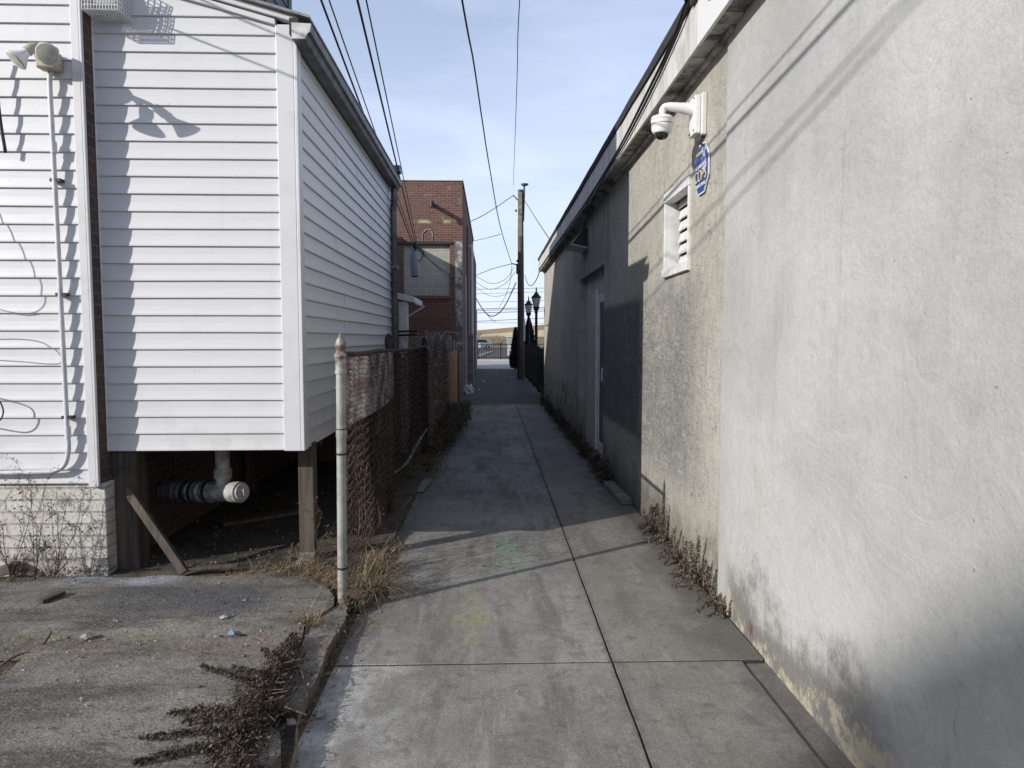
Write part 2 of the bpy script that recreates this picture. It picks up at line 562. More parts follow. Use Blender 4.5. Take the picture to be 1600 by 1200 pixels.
    q = n.sep(p)
    x, y = q[0], q[1]
    n1 = n.noise(0.8, 7, 0.62)
    n2 = n.noise(3.2, 7, 0.68, None, 0.6)
    n3 = n.noise(1.0, 6, 0.65, n.scale(p, (4.5, 0.8, 1)))
    n5 = n.noise(90, 3, 0.6)
    c = n.mix(n.rng(n1, 0.32, 0.68), (0.17, 0.161, 0.145), (0.295, 0.283, 0.26))
    c = n.mix(n.rng(n2, 0.44, 0.68, 0, 0.6), c, (0.12, 0.111, 0.098))
    c = n.mix(n.rng(n3, 0.48, 0.64, 0, 0.6), c, (0.095, 0.086, 0.075))
    c = n.mix(n.rng(n.noise(1.0, 6, 0.7, n.scale(p, (9, 1.6, 1), (3, 3, 0))), 0.52, 0.66, 0, 0.4), c, (0.36, 0.345, 0.315))
    c = n.mix(n.mul(n.rng(x, 0.58, 0.6), 0.4), c, (0.19, 0.165, 0.14))
    c = n.mix(n.mul(n.rng(y, 3.3, 3.28), n.rng(x, -0.1, -0.75, 0, 1), n.rng(n2, 0.3, 0.6, 1, 0.2)), c, (0.44, 0.435, 0.42))
    c = n.mix(n.mul(n.rng(y, 3.3, 3.28), n.rng(x, 1.0, 1.2), n.rng(n2, 0.3, 0.6, 0.7, 0.1)), c, (0.36, 0.35, 0.32))
    # newer patch, spray marks
    pa = n.mul(n.band(x, -0.80, -0.08, 0.005), n.band(y, 5.93, 6.69, 0.01))
    c = n.mix(n.mul(pa, 0.55), c, (0.25, 0.245, 0.235))
    sp = n.rng(n.noise(16, 5, 0.7), 0.40, 0.62)
    g1 = n.mul(n.band(x, 0.03, 0.21, 0.03), n.band(y, 4.93, 5.40, 0.06))
    g1 = n.mul(g1, n.rng(n.noise(9, 4, 0.7), 0.36, 0.52))
    dx = n.math('SUBTRACT', x, 0.12)
    arc = n.math('SUBTRACT', n.math('SUBTRACT', y, 4.70), n.mul(n.mul(dx, dx), 4.5))
    g2 = n.mul(n.band(arc, 0.0, 0.09, 0.03), n.band(x, -0.06, 0.29, 0.03))
    c = n.mix(n.mul(n.math('MAXIMUM', g1, g2), sp, 0.62), c, (0.05, 0.32, 0.13))
    y1 = n.mul(n.band(x, -0.17, -0.06, 0.05), n.band(y, 3.4, 4.25, 0.15))
    y2 = n.mul(n.band(x, -0.23, 0.0, 0.05), n.band(y, 3.72, 3.92, 0.05))
    c = n.mix(n.mul(n.math('MAXIMUM', y1, y2), n.rng(n2, 0.35, 0.65), 0.3), c, (0.40, 0.33, 0.09))
    c = n.mix(n.mul(n.band(x, -0.75, -0.6, 0.06), n.band(y, 3.7, 3.85, 0.06), sp, 0.35), c, (0.42, 0.34, 0.08))
    # grime along the edges and joint
    ed = n.rng(n.math('ADD', x, n.mul(n2, 0.3)), -0.62, -0.35, 1, 0)
    c = n.mix(n.mul(ed, 0.5, n.rng(y, 3.2, 3.5)), c, (0.10, 0.088, 0.072))
    c = n.mix(n.rng(n5, 0.62, 0.72, 0, 0.5), c, (0.09, 0.085, 0.08))
    c = n.mix(n.rng(n.noise(120, 2, 0.5, n.scale(p, (1, 1, 1), (4, 4, 4))), 0.66, 0.74, 0, 0.5), c, (0.5, 0.49, 0.46))
    # dirt caught along joints, wall foot and under the drips
    jd = n.math('ABSOLUTE', n.math('SUBTRACT', x, 0.59))
    c = n.mix(n.mul(n.rng(n.math('ADD', jd, n.mul(n.noise(7, 5, 0.7), 0.08)), 0.035, 0.075, 1, 0), 0.55), c, (0.085, 0.077, 0.066))
    wd = n.rng(n.math('ADD', x, n.mul(n.noise(2.6, 6, 0.72), 0.55)), 1.28, 1.5)
    c = n.mix(n.mul(wd, 0.65), c, (0.085, 0.076, 0.066))
    hl = n.rng(n.noise(6.5, 6, 0.75, n.scale(p, (1, 1, 1), (7, 3, 0))), 0.54, 0.64)
    c = n.mix(n.mul(hl, 0.5), c, (0.105, 0.096, 0.084))
    c = n.grain(c, 130, 0.72, 1.28)
    c = n.grain(c, 34, 0.82, 1.18, None, 5)
    cr = n.vor(1.4, n.scale(n.comb(n.math('ADD', x, n.mul(n2, 0.25)), n.math('ADD', y, n.mul(n1, 0.5)), 0.0), (1, 1, 1)), 'DISTANCE_TO_EDGE')
    ck = n.mul(n.rng(cr, 0.0, 0.005, 1, 0), n.rng(n.noise(0.7, 3, 0.5, n.scale(p, (1, 1, 1), (8, 2, 0))), 0.48, 0.56))
    c = n.mix(n.mul(ck, 0.6), c, (0.06, 0.055, 0.05))
    fine = n.noise(1, 4, 0.7, n.scale(p, (60, 160, 60)))
    hh = n.math('ADD', n.mul(fine, 0.6), n.math('ADD', n.mul(n5, 0.5), n.mul(n2, 1.0)))
    M['concrete'] = n.out(c, n.rng(n2, 0.3, 0.7, 0.72, 0.92), 0, n.bump(hh, 0.6, 0.008))
    # old yard slab --------------------------------------------------------------------
    n = N("worn_slab")
    p = n.pos()
    q = n.sep(p)
    n1 = n.noise(1.0, 7, 0.65)
    n2 = n.noise(4.0, 7, 0.7, n.scale(p, (0.7, 1.4, 1), rot=(0, 0, 0.5)))
    ag = n.noise(75, 4, 0.75)
    c = n.mix(n.rng(n1, 0.35, 0.65), (0.13, 0.12, 0.103), (0.235, 0.218, 0.19))
    c = n.mix(n.rng(n2, 0.45, 0.7, 0, 0.75), c, (0.066, 0.056, 0.044))
    c = n.mix(n.rng(n.noise(1.7, 5, 0.7, n.scale(p, (1, 1.7, 1), (3, 8, 0))), 0.56, 0.68, 0, 0.5), c, (0.17, 0.128, 0.092))
    dg = n.noise(1.0, 6, 0.7, n.scale(p, (1.1, 5.5, 1), (2, 5, 0), (0, 0, 0.22)))
    c = n.mix(n.mul(n.rng(dg, 0.46, 0.62), 0.75), c, (0.045, 0.040, 0.034))
    sd = n.mul(n.band(n.math('ADD', q[1], n.mul(dg, 0.25)), 3.32, 3.62, 0.10), n.rng(n.noise(3.5, 6, 0.75), 0.36, 0.56))
    c = n.mix(n.mul(sd, 0.5), c, (0.205, 0.160, 0.118))
    st = n.mul(n.band(q[0], -2.3, -1.25, 0.2), n.band(q[1], 3.75, 4.2, 0.12), n.rng(n1, 0.40, 0.52))
    c = n.mix(n.mul(st, 0.85), c, (0.06, 0.062, 0.07))
    c = n.mix(n.mul(n.band(q[0], -2.7, -1.95, 0.12), n.band(q[1], 4.2, 4.42, 0.05), n.rng(n2, 0.35, 0.55)), c, (0.30, 0.32, 0.37))
    c = n.mix(n.rng(ag, 0.52, 0.7, 0, 0.8), c, (0.30, 0.28, 0.25))
    c = n.mix(n.rng(n.noise(60, 4, 0.7, n.scale(p, (1, 1, 1), (9, 1, 4))), 0.54, 0.68, 0, 0.85), c, (0.04, 0.035, 0.03))
    c = n.grain(c, 120, 0.7, 1.3)
    c = n.grain(c, 28, 0.8, 1.2, None, 5)
    cr = n.vor(0.9, n.comb(n.math('ADD', q[0], n.mul(n1, 0.6)), n.math('ADD', q[1], n.mul(n.noise(3, 5), 0.5)), 0.0), 'DISTANCE_TO_EDGE')
    c = n.mix(n.mul(n.rng(cr, 0.0, 0.006, 1, 0), n.rng(n.noise(1.1, 3), 0.46, 0.56), 0.7), c, (0.03, 0.026, 0.022))
    hh = n.math('ADD', n.mul(ag, 0.8), n.math('ADD', n.mul(n2, 1.6), n.mul(n.noise(20, 5, 0.7), 1.0)))
    M['slab'] = n.out(c, 0.92, 0, n.bump(hh, 0.75, 0.014))
    n = N("bare_soil")
    c = n.mix(n.rng(n.noise(5, 7, 0.7), 0.35, 0.65), (0.045, 0.036, 0.027), (0.12, 0.095, 0.07))
    c = n.mix(n.rng(n.noise(45, 4, 0.7), 0.58, 0.7, 0, 0.8), c, (0.22, 0.19, 0.15))
    M['soil'] = n.out(c, 0.95, 0, n.bump(n.noise(30, 6, 0.75), 0.9, 0.02))
    M['joint_dirt'] = simple('joint_dirt', (0.03, 0.027, 0.023), 0.95)
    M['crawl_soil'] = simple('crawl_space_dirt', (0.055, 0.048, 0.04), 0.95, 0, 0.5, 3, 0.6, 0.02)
    n = N("old_asphalt")
    c = n.mix(n.rng(n.noise(1.5, 6, 0.65), 0.35, 0.65), (0.05, 0.05, 0.052), (0.085, 0.083, 0.08))
    c = n.mix(n.rng(n.noise(6, 4, 0.7), 0.6, 0.7, 0, 0.7), c, (0.028, 0.027, 0.027))
    c = n.mix(n.rng(n.noise(70, 3, 0.7), 0.55, 0.75, 0, 0.5), c, (0.14, 0.135, 0.13))
    M['asphalt'] = n.out(c, 0.9, 0, n.bump(n.noise(60, 5, 0.7), 0.6, 0.01))
    n = N("street_concrete")
    c = n.mix(n.rng(n.noise(0.5, 6, 0.65), 0.35, 0.65), (0.30, 0.285, 0.26), (0.40, 0.38, 0.34))
    M['street'] = n.out(c, 0.9, 0, n.bump(n.noise(30, 4), 0.3, 0.01))
    n = N("dry_field")
    c = n.mix(n.rng(n.noise(0.15, 7, 0.7), 0.35, 0.65), (0.17, 0.13, 0.075), (0.27, 0.22, 0.13))
    c = n.mix(n.rng(n.noise(1.2, 5, 0.7), 0.5, 0.7, 0, 0.7), c, (0.11, 0.09, 0.05))
    M['field'] = n.out(c, 0.95, 0, n.bump(n.noise(3, 5), 0.5, 0.1))
    M['overpass'] = simple("pale_concrete", (0.50, 0.45, 0.34), 0.9, 0, 0.15, 0.4, 0.1)
    M['overpass_top'] = simple("brown_barrier", (0.30, 0.215, 0.13), 0.9, 0, 0.15, 0.5, 0.1)
    # wood, metal and small stuff
    def wood(name, c1, c2, axis=2, k=1.0):
        n = N(name)
        v = n.pos()
        s3 = [26 * k, 26 * k, 26 * k]
        s3[axis] = 1.3 * k
        f = n.noise(1, 6, 0.65, n.scale(v, s3), 0.5)
        g = n.noise(2.5, 5, 0.65)
        c = n.mix(n.rng(f, 0.3, 0.7), c1, c2)
        c = n.mix(n.rng(g, 0.5, 0.75, 0, 0.6), c, tuple(a * 0.4 for a in c1))
        return n.out(c, 0.85, 0, n.bump(f, 0.6, 0.006))
    M['wood'] = wood("weathered_post", (0.04, 0.032, 0.025), (0.10, 0.082, 0.063))
    M['wood_grey'] = wood("grey_plank", (0.12, 0.105, 0.09), (0.26, 0.235, 0.2), 0, 0.6)
    M['wood_pole'] = wood("pole_timber", (0.045, 0.034, 0.027), (0.11, 0.085, 0.065))
    M['wood_brown'] = wood("brown_boards", (0.06, 0.035, 0.022), (0.13, 0.08, 0.05))
    M['plywood'] = wood("bare_plywood", (0.40, 0.385, 0.36), (0.54, 0.525, 0.49))
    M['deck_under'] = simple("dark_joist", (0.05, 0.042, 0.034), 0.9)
    n = N("rusty_wire")
    f = n.noise(14, 4, 0.6)
    c = n.mix(n.rng(f, 0.35, 0.6), (0.028, 0.019, 0.016), (0.062, 0.036, 0.027))
    c = n.mix(n.rng(n.noise(3, 4), 0.6, 0.7, 0, 0.6), c, (0.12, 0.095, 0.08))
    M['rust_wire'] = n.out(c, 0.85, 0.15)
    n = N("dull_zinc_wire")
    c = n.mix(n.rng(n.noise(6, 4, 0.6), 0.4, 0.62), (0.12, 0.085, 0.075), (0.30, 0.285, 0.29))
    M['zinc_wire'] = n.out(c, 0.6, 0.4)
    n = N("galvanised_post")
    p = n.pos()
    c = n.mix(n.rng(n.noise(9, 5, 0.65), 0.35, 0.65), (0.24, 0.25, 0.232), (0.36, 0.37, 0.345))
    c = n.mix(n.rng(n.noise(22, 4, 0.7), 0.56, 0.68, 0, 0.6), c, (0.19, 0.19, 0.15))
    c = n.mix(n.mul(n.rng(n.sep(p)[2], 1.38, 1.48), n.rng(n.noise(16, 4), 0.4, 0.6)), c, (0.12, 0.075, 0.048))
    c = n.mix(n.mul(n.rng(n.sep(p)[2], 0.25, 0.1), n.rng(n.noise(26, 4), 0.4, 0.6)), c, (0.2, 0.11, 0.06))
    M['galv'] = n.out(c, 0.6, 0.35, n.bump(n.noise(50, 4), 0.3, 0.003))
    M['dark_metal'] = simple("dark_metal", (0.05, 0.048, 0.048), 0.55, 0.5)
    M['gutter'] = simple("weathered_gutter", (0.16, 0.158, 0.155), 0.5, 0.5, 0.5, 9)
    M['gutter_end'] = simple("gutter_end_cap", (0.6, 0.6, 0.58), 0.5, 0.1, 0.3, 14)
    M['downspout'] = simple("grey_downspout", (0.17, 0.175, 0.18), 0.5, 0.4, 0.4, 8)
    M['black'] = simple("black_rubber", (0.016, 0.016, 0.017), 0.55, 0, 0.3)
    M['iron'] = simple("black_iron", (0.012, 0.012, 0.014), 0.5, 0.2, 0.3)
    M['roof'] = simple("roofing_felt", (0.035, 0.035, 0.036), 0.95, 0, 0.3, 14, 0.5)
    M['shingle'] = simple("grey_shingle", (0.30, 0.30, 0.29), 0.9, 0, 0.4, 20, 0.5)
    n = N("faded_fascia")
    p = n.pos()
    st = n.noise(1, 6, 0.65, n.scale(p, (4, 7, 0.8)))
    c = n.mix(n.rng(st, 0.4, 0.68), (0.64, 0.63, 0.60), (0.44, 0.43, 0.40))
    c = n.mix(n.rng(n.noise(2.2, 6, 0.7), 0.55, 0.7, 0, 0.6), c, (0.32, 0.305, 0.28))
    c = n.mix(n.rng(n.noise(1, 4, 0.7, n.scale(p, (2, 18, 0.9))), 0.66, 0.72, 0, 0.5), c, (0.14, 0.12, 0.10))
    M['fascia'] = n.out(c, 0.6, 0.1, n.bump(n.noise(9, 4), 0.2, 0.004))
    n = N("clean_fascia")
    c = n.mix(n.rng(n.noise(3, 5, 0.6), 0.45, 0.7), (0.68, 0.68, 0.67), (0.56, 0.55, 0.53))
    M['fascia_new'] = n.out(c, 0.45, 0.05)
    n = N("stained_soffit")
    v = n.pos()
    c = n.mix(n.rng(n.noise(3.5, 6, 0.7), 0.42, 0.58), (0.42, 0.40, 0.37), (0.12, 0.11, 0.10))
    M['soffit'] = n.out(c, 0.8, 0, n.bump(n.noise(12, 4), 0.3, 0.004))
    M['white_metal'] = simple("white_metal", (0.68, 0.68, 0.67), 0.4, 0, 0.12, 12)
    M['white_plastic'] = simple("white_plastic", (0.76, 0.76, 0.75), 0.35, 0, 0.08, 18)
    M['old_white'] = simple("peeling_white_paint", (0.66, 0.66, 0.645), 0.6, 0, 0.18, 16, 0.4)
    M['pipe'] = simple("conduit_grey_white", (0.58, 0.59, 0.61), 0.45, 0, 0.2, 10)
    M['pvc'] = simple("dirty_pvc", (0.40, 0.39, 0.365), 0.55, 0, 0.55, 12)
    M['foil'] = simple("pipe_wrap_foil", (0.40, 0.40, 0.41), 0.35, 0.6, 0.6, 22, 0.9, 0.01)
    M['beige'] = simple("beige_plastic", (0.45, 0.385, 0.29), 0.5, 0, 0.3, 25)
    M['bulb'] = simple("frosted_bulb", (0.52, 0.50, 0.43), 0.22, 0, 0.2, 30, 0.05)
    M['bulb_white'] = simple("bulb_reflector", (0.72, 0.71, 0.68), 0.3, 0, 0.12, 20, 0.05)
    M['sign_worn_grey'] = simple('grey_scrap', (0.36, 0.37, 0.39), 0.7, 0, 0.4, 30, 0.5)
    M['dome'] = simple("camera_dome_glass", (0.02, 0.02, 0.022), 0.06, 0, 0.2, 10, 0.0)
    M['sign_blue'] = simple("sign_blue", (0.025, 0.055, 0.30), 0.4, 0, 0.4, 30)
    M['sign_white'] = simple("sign_white", (0.72, 0.73, 0.75), 0.5, 0, 0.15, 30)
    M['sign_yellow'] = simple("sign_yellow", (0.62, 0.58, 0.34), 0.5, 0, 0.3, 30)
    M['sign_worn'] = simple("sign_bleached", (0.42, 0.52, 0.72), 0.6, 0, 0.3, 40)
    n = N("screen_door_mesh")
    c = n.mix(n.rng(n.noise(2.2, 4), 0.35, 0.65), (0.045, 0.043, 0.042), (0.085, 0.078, 0.07))
    M['screen'] = n.out(c, 0.35)
    M['glass_dark'] = simple("dark_glass", (0.02, 0.024, 0.03), 0.08, 0, 0.2, 3, 0.0)
    M['grey_dark_siding'] = simple("dark_grey_siding", (0.105, 0.115, 0.135), 0.6, 0, 0.15, 3)
    M['grey_box'] = simple("grey_enclosure", (0.22, 0.235, 0.26), 0.5, 0.2, 0.2, 12)
    M['lamp_glass'] = simple("lantern_glass", (0.62, 0.60, 0.54), 0.25, 0, 0.15, 8, 0.05)
    M['rust_panel'] = simple("rusty_sheet", (0.46, 0.25, 0.10), 0.85, 0.0, 0.6, 9, 0.6, 0.01, (0.20, 0.09, 0.04))
    M['bag'] = simple("white_plastic_bag", (0.60, 0.62, 0.66), 0.35, 0, 0.2, 20, 0.3)
    M['blue_chip'] = simple("blue_chip", (0.28, 0.50, 0.62), 0.5, 0, 0.2)
    M['car'] = simple("white_car_paint", (0.72, 0.74, 0.77), 0.2, 0, 0.05, 3, 0.0)
    M['tyre'] = simple("tyre_rubber", (0.02, 0.02, 0.02), 0.8)
    M['booth_wall'] = simple("booth_white", (0.62, 0.60, 0.55), 0.7, 0, 0.12, 3)
    M['booth_top'] = simple("booth_greygreen", (0.27, 0.32, 0.29), 0.7, 0, 0.12, 3)
    M['pink'] = simple("faded_pink_sign", (0.60, 0.22, 0.30), 0.6, 0, 0.12, 3)
    M['stone'] = simple("loose_stone", (0.30, 0.28, 0.25), 0.9, 0, 0.5, 15, 0.6)
    M['brick_far'] = simple("far_facade", (0.24, 0.17, 0.13), 0.9, 0, 0.3, 0.4)
    # plants: per-leaf variation
    def leaf(name, cols, rough=0.8):
        n = N(name)
        r = n.rand()
        x = n.n("ShaderNodeValToRGB")
        cr_ = x.color_ramp
        cr_.elements[0].color = (*cols[0], 1)
        cr_.elements[1].color = (*cols[-1], 1)
        for i in range(1, len(cols) - 1):
            e = cr_.elements.new(i / (len(cols) - 1))
            e.color = (*cols[i], 1)
        n.set(x.inputs[0], r)
        return n.out(x.outputs[0], rough)
    M['dead_leaf'] = leaf("dead_leaves", [(0.03, 0.023, 0.017), (0.085, 0.064, 0.045), (0.05, 0.036, 0.026), (0.19, 0.15, 0.11), (0.045, 0.034, 0.024), (0.12, 0.085, 0.05)])
    M['dark_leaf'] = leaf("dark_dead_leaves", [(0.02, 0.014, 0.009), (0.058, 0.039, 0.025), (0.025, 0.017, 0.011), (0.17, 0.132, 0.095), (0.036, 0.024, 0.016), (0.095, 0.062, 0.038)])
    M['litter'] = leaf("leaf_litter", [(0.05, 0.034, 0.022), (0.13, 0.085, 0.05), (0.22, 0.15, 0.085), (0.08, 0.055, 0.035)])
    M['straw'] = leaf("dry_straw", [(0.14, 0.10, 0.056), (0.28, 0.21, 0.125), (0.085, 0.058, 0.034), (0.34, 0.265, 0.17), (0.11, 0.075, 0.042)])
    M['moss'] = leaf("green_weed", [(0.03, 0.05, 0.014), (0.06, 0.085, 0.03), (0.04, 0.06, 0.02)])
    M['twig'] = simple("dry_twig", (0.10, 0.068, 0.052), 0.85, 0, 0.4, 30)
    M['twig_pale'] = simple("pale_twig", (0.24, 0.18, 0.12), 0.85, 0, 0.3, 30)
    M['vine'] = leaf("dry_vine", [(0.13, 0.11, 0.09), (0.32, 0.28, 0.24), (0.46, 0.41, 0.36), (0.2, 0.165, 0.135)])
    M['scrub'] = leaf("dark_scrub", [(0.05, 0.042, 0.025), (0.11, 0.09, 0.055), (0.18, 0.14, 0.085), (0.06, 0.066, 0.028)])
    M['cedar'] = leaf("cedar_green", [(0.008, 0.014, 0.008), (0.018, 0.028, 0.014), (0.012, 0.02, 0.012)])
    M['bark'] = simple("grey_bark", (0.10, 0.08, 0.065), 0.9, 0, 0.3, 10)


make_materials()


# ------------------------------------------------------------------ ground, paths, road
b = MB()
b.quad((-400, -60, -0.06), (400, -60, -0.06), (400, 700, -0.06), (-400, 700, -0.06))
tag(b.build('ground', M['soil']), kind='structure')

JX = 0.59                        # long joint
cuts = [-1.5, 1.2, 3.28, 7.0, 8.72, 10.9, 13.1, 15.1, 16.75]
b = MB()
for i in range(len(cuts) - 1):
    y0, y1 = cuts[i] + (0.009 if i == 2 else 0.004), cuts[i + 1] - (0.009 if i == 1 else 0.004)
    for (x0, x1) in ((-0.77, JX - 0.0055), (JX + 0.0055, 1.23 if i < 2 else 1.345)):
        nx, ny = 8, max(2, int((y1 - y0) / 0.12))
        vs, fs = [], []
        def edge(x, y):
            if x < -0.7: return x + 0.022 * mnoise.noise(Vector((0, y * 2.3, 4.0))) + (0.02 * mnoise.noise(Vector((0, y * 9, 1.0)))) + (0.0 if y < 15.3 else 0.26 * (y - 15.3) / 1.4)
            if abs(x - JX) < 0.03: return x + 0.0035 * mnoise.noise(Vector((x * 40, y * 7, 2.0)))
            if x > 1.2: return x - 0.012 * abs(mnoise.noise(Vector((3, y * 4, 1.0))))
            return x
        for j in range(ny + 1):
            for k in range(nx + 1):
                y = y0 + (y1 - y0) * j / ny
                x = edge(x0 + (x1 - x0) * k / nx, y)
                vs.append((x, y, 0.004 * mnoise.noise(Vector((x * 0.9, y * 0.9, 0)))))
        W = nx + 1
        for j in range(ny):
            for k in range(nx):
                fs.append((j * W + k, j * W + k + 1, (j + 1) * W + k + 1, (j + 1) * W + k))
        base = len(vs)
        rim = [k for k in range(W)] + [j * W + nx for j in range(1, ny + 1)] + [ny * W + k for k in range(nx - 1, -1, -1)] + [j * W for j in range(ny - 1, 0, -1)]
        for q in rim: vs.append((vs[q][0], vs[q][1], -0.055))
        for a in range(len(rim)):
            c_ = (a + 1) % len(rim)
            fs.append((rim[a], base + a, base + c_, rim[c_]))
        b.add(vs, fs)
tag(b.build('path', M['concrete'], bevel=0.004), kind='structure')
b = MB()
for c_ in cuts[1:-1]: b.box(-0.74, 1.33, c_ - 0.012, c_ + 0.012, -0.05, -0.004)
b.box(JX - 0.008, JX + 0.008, -1.4, 16.7, -0.05, -0.0065)
tag(b.build('soil', M['joint_dirt']), kind='structure')
# concrete gutter strip between near slabs and the grey wall
b = MB().box(1.238, 1.36, -1.5, 3.275, -0.05, -0.012)
tag(b.build('pavement', M['concrete']), kind='structure')

b = MB()
nx, ny = 10, 26
vs, fs = [], []
for j in range(ny + 1):
    for k in range(nx + 1):
        y = 16.6 + (36.6 - 16.6) * j / ny
        x = -1.6 + 4.6 * k / nx
        vs.append((x, y, -0.012 + 0.02 * mnoise.noise(Vector((x, y * 0.5, 2)))))
for j in range(ny):
    for k in range(nx):
        a = j * (nx + 1) + k
        fs.append((a, a + 1, a + nx + 2, a + nx + 1))
b.add(vs, fs)
tag(b.build('lane', M['asphalt'], smooth=True), kind='structure')
b = MB().box(-60, 60, 36.6, 49.2, -0.2, 0.02)
tag(b.build('road', M['street']), kind='structure')
b = MB().box(-60, 60, 49.2, 50.6, -0.2, 0.14)
tag(b.build('pavement', M['street'], bevel=0.02), kind='structure')
b = MB().box(-60, 60, 50.6, 112, -0.2, 0.10)
tag(b.build('parking_lot', M['asphalt']), kind='structure')
# dead-grass bank under the ramp
b = MB()
prof = [(112, 0.0), (126, 0.5), (140, 1.4), (149.5, 2.1), (160, 2.2), (190, 0.5)]
vs, fs = [], []
nk = 60
for k in range(nk + 1):
    x = -60 + 120 * k / nk
    for (yy, zz) in prof:
        vs.append((x, yy, zz + 0.25 * mnoise.noise(Vector((x * 0.2, yy * 0.1, 0))) * (zz > 0.1)))
m_ = len(prof)
for k in range(nk):
    for i in range(m_ - 1):
        fs.append((k * m_ + i, (k + 1) * m_ + i, (k + 1) * m_ + i + 1, k * m_ + i + 1))
b.add(vs, fs)
tag(b.build('embankment', M['field'], smooth=True), kind='structure')

# raised worn yard slab, broken edges
def jag(pts, amp, seed, sub=5):
    out = []
    for i in range(len(pts) - 1):
        p, q = Vector(pts[i]), Vector(pts[i + 1])
        k = max(1, min(14, int((q - p).length / 0.06))) if sub else 1
        for t in range(k):
            v = p.lerp(q, t / k)
            if t > 0:
                v += Vector((mnoise.noise(Vector((v.x * 9, v.y * 9, seed))), mnoise.noise(Vector((v.x * 9, v.y * 9, seed + 5))))) * amp
            out.append((v.x, v.y))
    out.append(tuple(pts[-1]))
    return out


def slab(name, outline, zt, zb, mat):
    bm = bmesh.new()
    vs = [bm.verts.new((x, y, zt)) for x, y in outline]
    f = bm.faces.new(vs)
    if f.normal.z < 0: f.normal_flip()
    bmesh.ops.triangulate(bm, faces=[f])
    for _ in range(6):
        long_e = [e for e in bm.edges if e.calc_length() > 0.16]
        if not long_e: break
        bmesh.ops.subdivide_edges(bm, edges=long_e, cuts=1)
        bmesh.ops.triangulate(bm, faces=[f for f in bm.faces if len(f.verts) > 3])
    bnd = set(v for e in bm.edges if e.is_boundary for v in e.verts)
    for v in bm.verts:
        n_ = mnoise.fractal(Vector((v.co.x * 2.2, v.co.y * 2.2, 3.3)), 1.0, 2.0, 4)
        v.co.z += 0.009 * n_ - (0.006 if v in bnd else 0)
    ex = bmesh.ops.extrude_face_region(bm, geom=list(bm.faces))
    for v in [g for g in ex['geom'] if isinstance(g, bmesh.types.BMVert)]: v.co.z = zb
    bmesh.ops.recalc_face_normals(bm, faces=bm.faces)
    me = bpy.data.meshes.new(name)
    bm.to_mesh(me)
    bm.free()
    me.materials.append(mat)
    o = bpy.data.objects.new(name, me)
    COL.objects.link(o)
    o['kind'] = 'structure'
    return o


KX = [(-0.83, 3.95), (-0.80, 3.70), (-0.81, 3.33), (-0.785, 3.0), (-0.795, 2.73), (-0.84, 2.66), (-0.87, 2.62)]
slab('yard', jag([(-5, 3.49), (-2.30, 3.49), (-1.6, 3.485), (-0.97, 3.487), (-1.0, 3.62), (-0.90, 3.86), (-0.92, 3.98), (-0.99, 4.13),
                  (-1.13, 4.30), (-1.27, 4.39), (-1.45, 4.40), (-1.56, 4.37), (-2.0, 4.38), (-2.72, 4.385), (-5, 4.40)], 0.02, 1) , 0.08, -0.05, M['slab'])
slab('yard', jag([(-5, -1.2), (-0.8, -1.2), (-0.79, 2.3), (-0.77, 2.45), (-0.82, 2.6), (-0.90, 2.66), (-0.92, 2.80), (-0.90, 3.0), (-0.945, 3.25),
                  (-0.965, 3.47), (-1.6, 3.468), (-2.26, 3.475), (-2.23, 3.30), (-2.19, 3.06), (-2.6, 2.85), (-5, 2.8)], 0.018, 2), 0.075, -0.05, M['slab'])
slab('kerb', jag([(-0.84, 3.955), (-0.80, 3.70), (-0.81, 3.33), (-0.785, 3.02), (-0.80, 2.76), (-0.91, 2.80), (-0.893, 3.01), (-0.936, 3.25), (-0.958, 3.47), (-0.99, 3.62), (-0.893, 3.86), (-0.893, 3.94)], 0.008, 3), 0.066, -0.05, M['slab'])
# trodden earth and old concrete floor under the extension
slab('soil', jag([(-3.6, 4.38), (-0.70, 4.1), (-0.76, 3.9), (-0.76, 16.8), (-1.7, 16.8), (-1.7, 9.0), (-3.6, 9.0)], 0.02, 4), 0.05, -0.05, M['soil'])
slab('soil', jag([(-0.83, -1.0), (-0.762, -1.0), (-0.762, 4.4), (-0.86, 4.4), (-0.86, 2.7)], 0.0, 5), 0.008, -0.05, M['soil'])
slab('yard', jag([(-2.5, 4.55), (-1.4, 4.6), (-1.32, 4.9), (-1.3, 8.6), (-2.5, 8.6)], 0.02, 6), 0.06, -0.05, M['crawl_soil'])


# ------------------------------------------------------------------ lap siding
_srnd = random.Random(77)


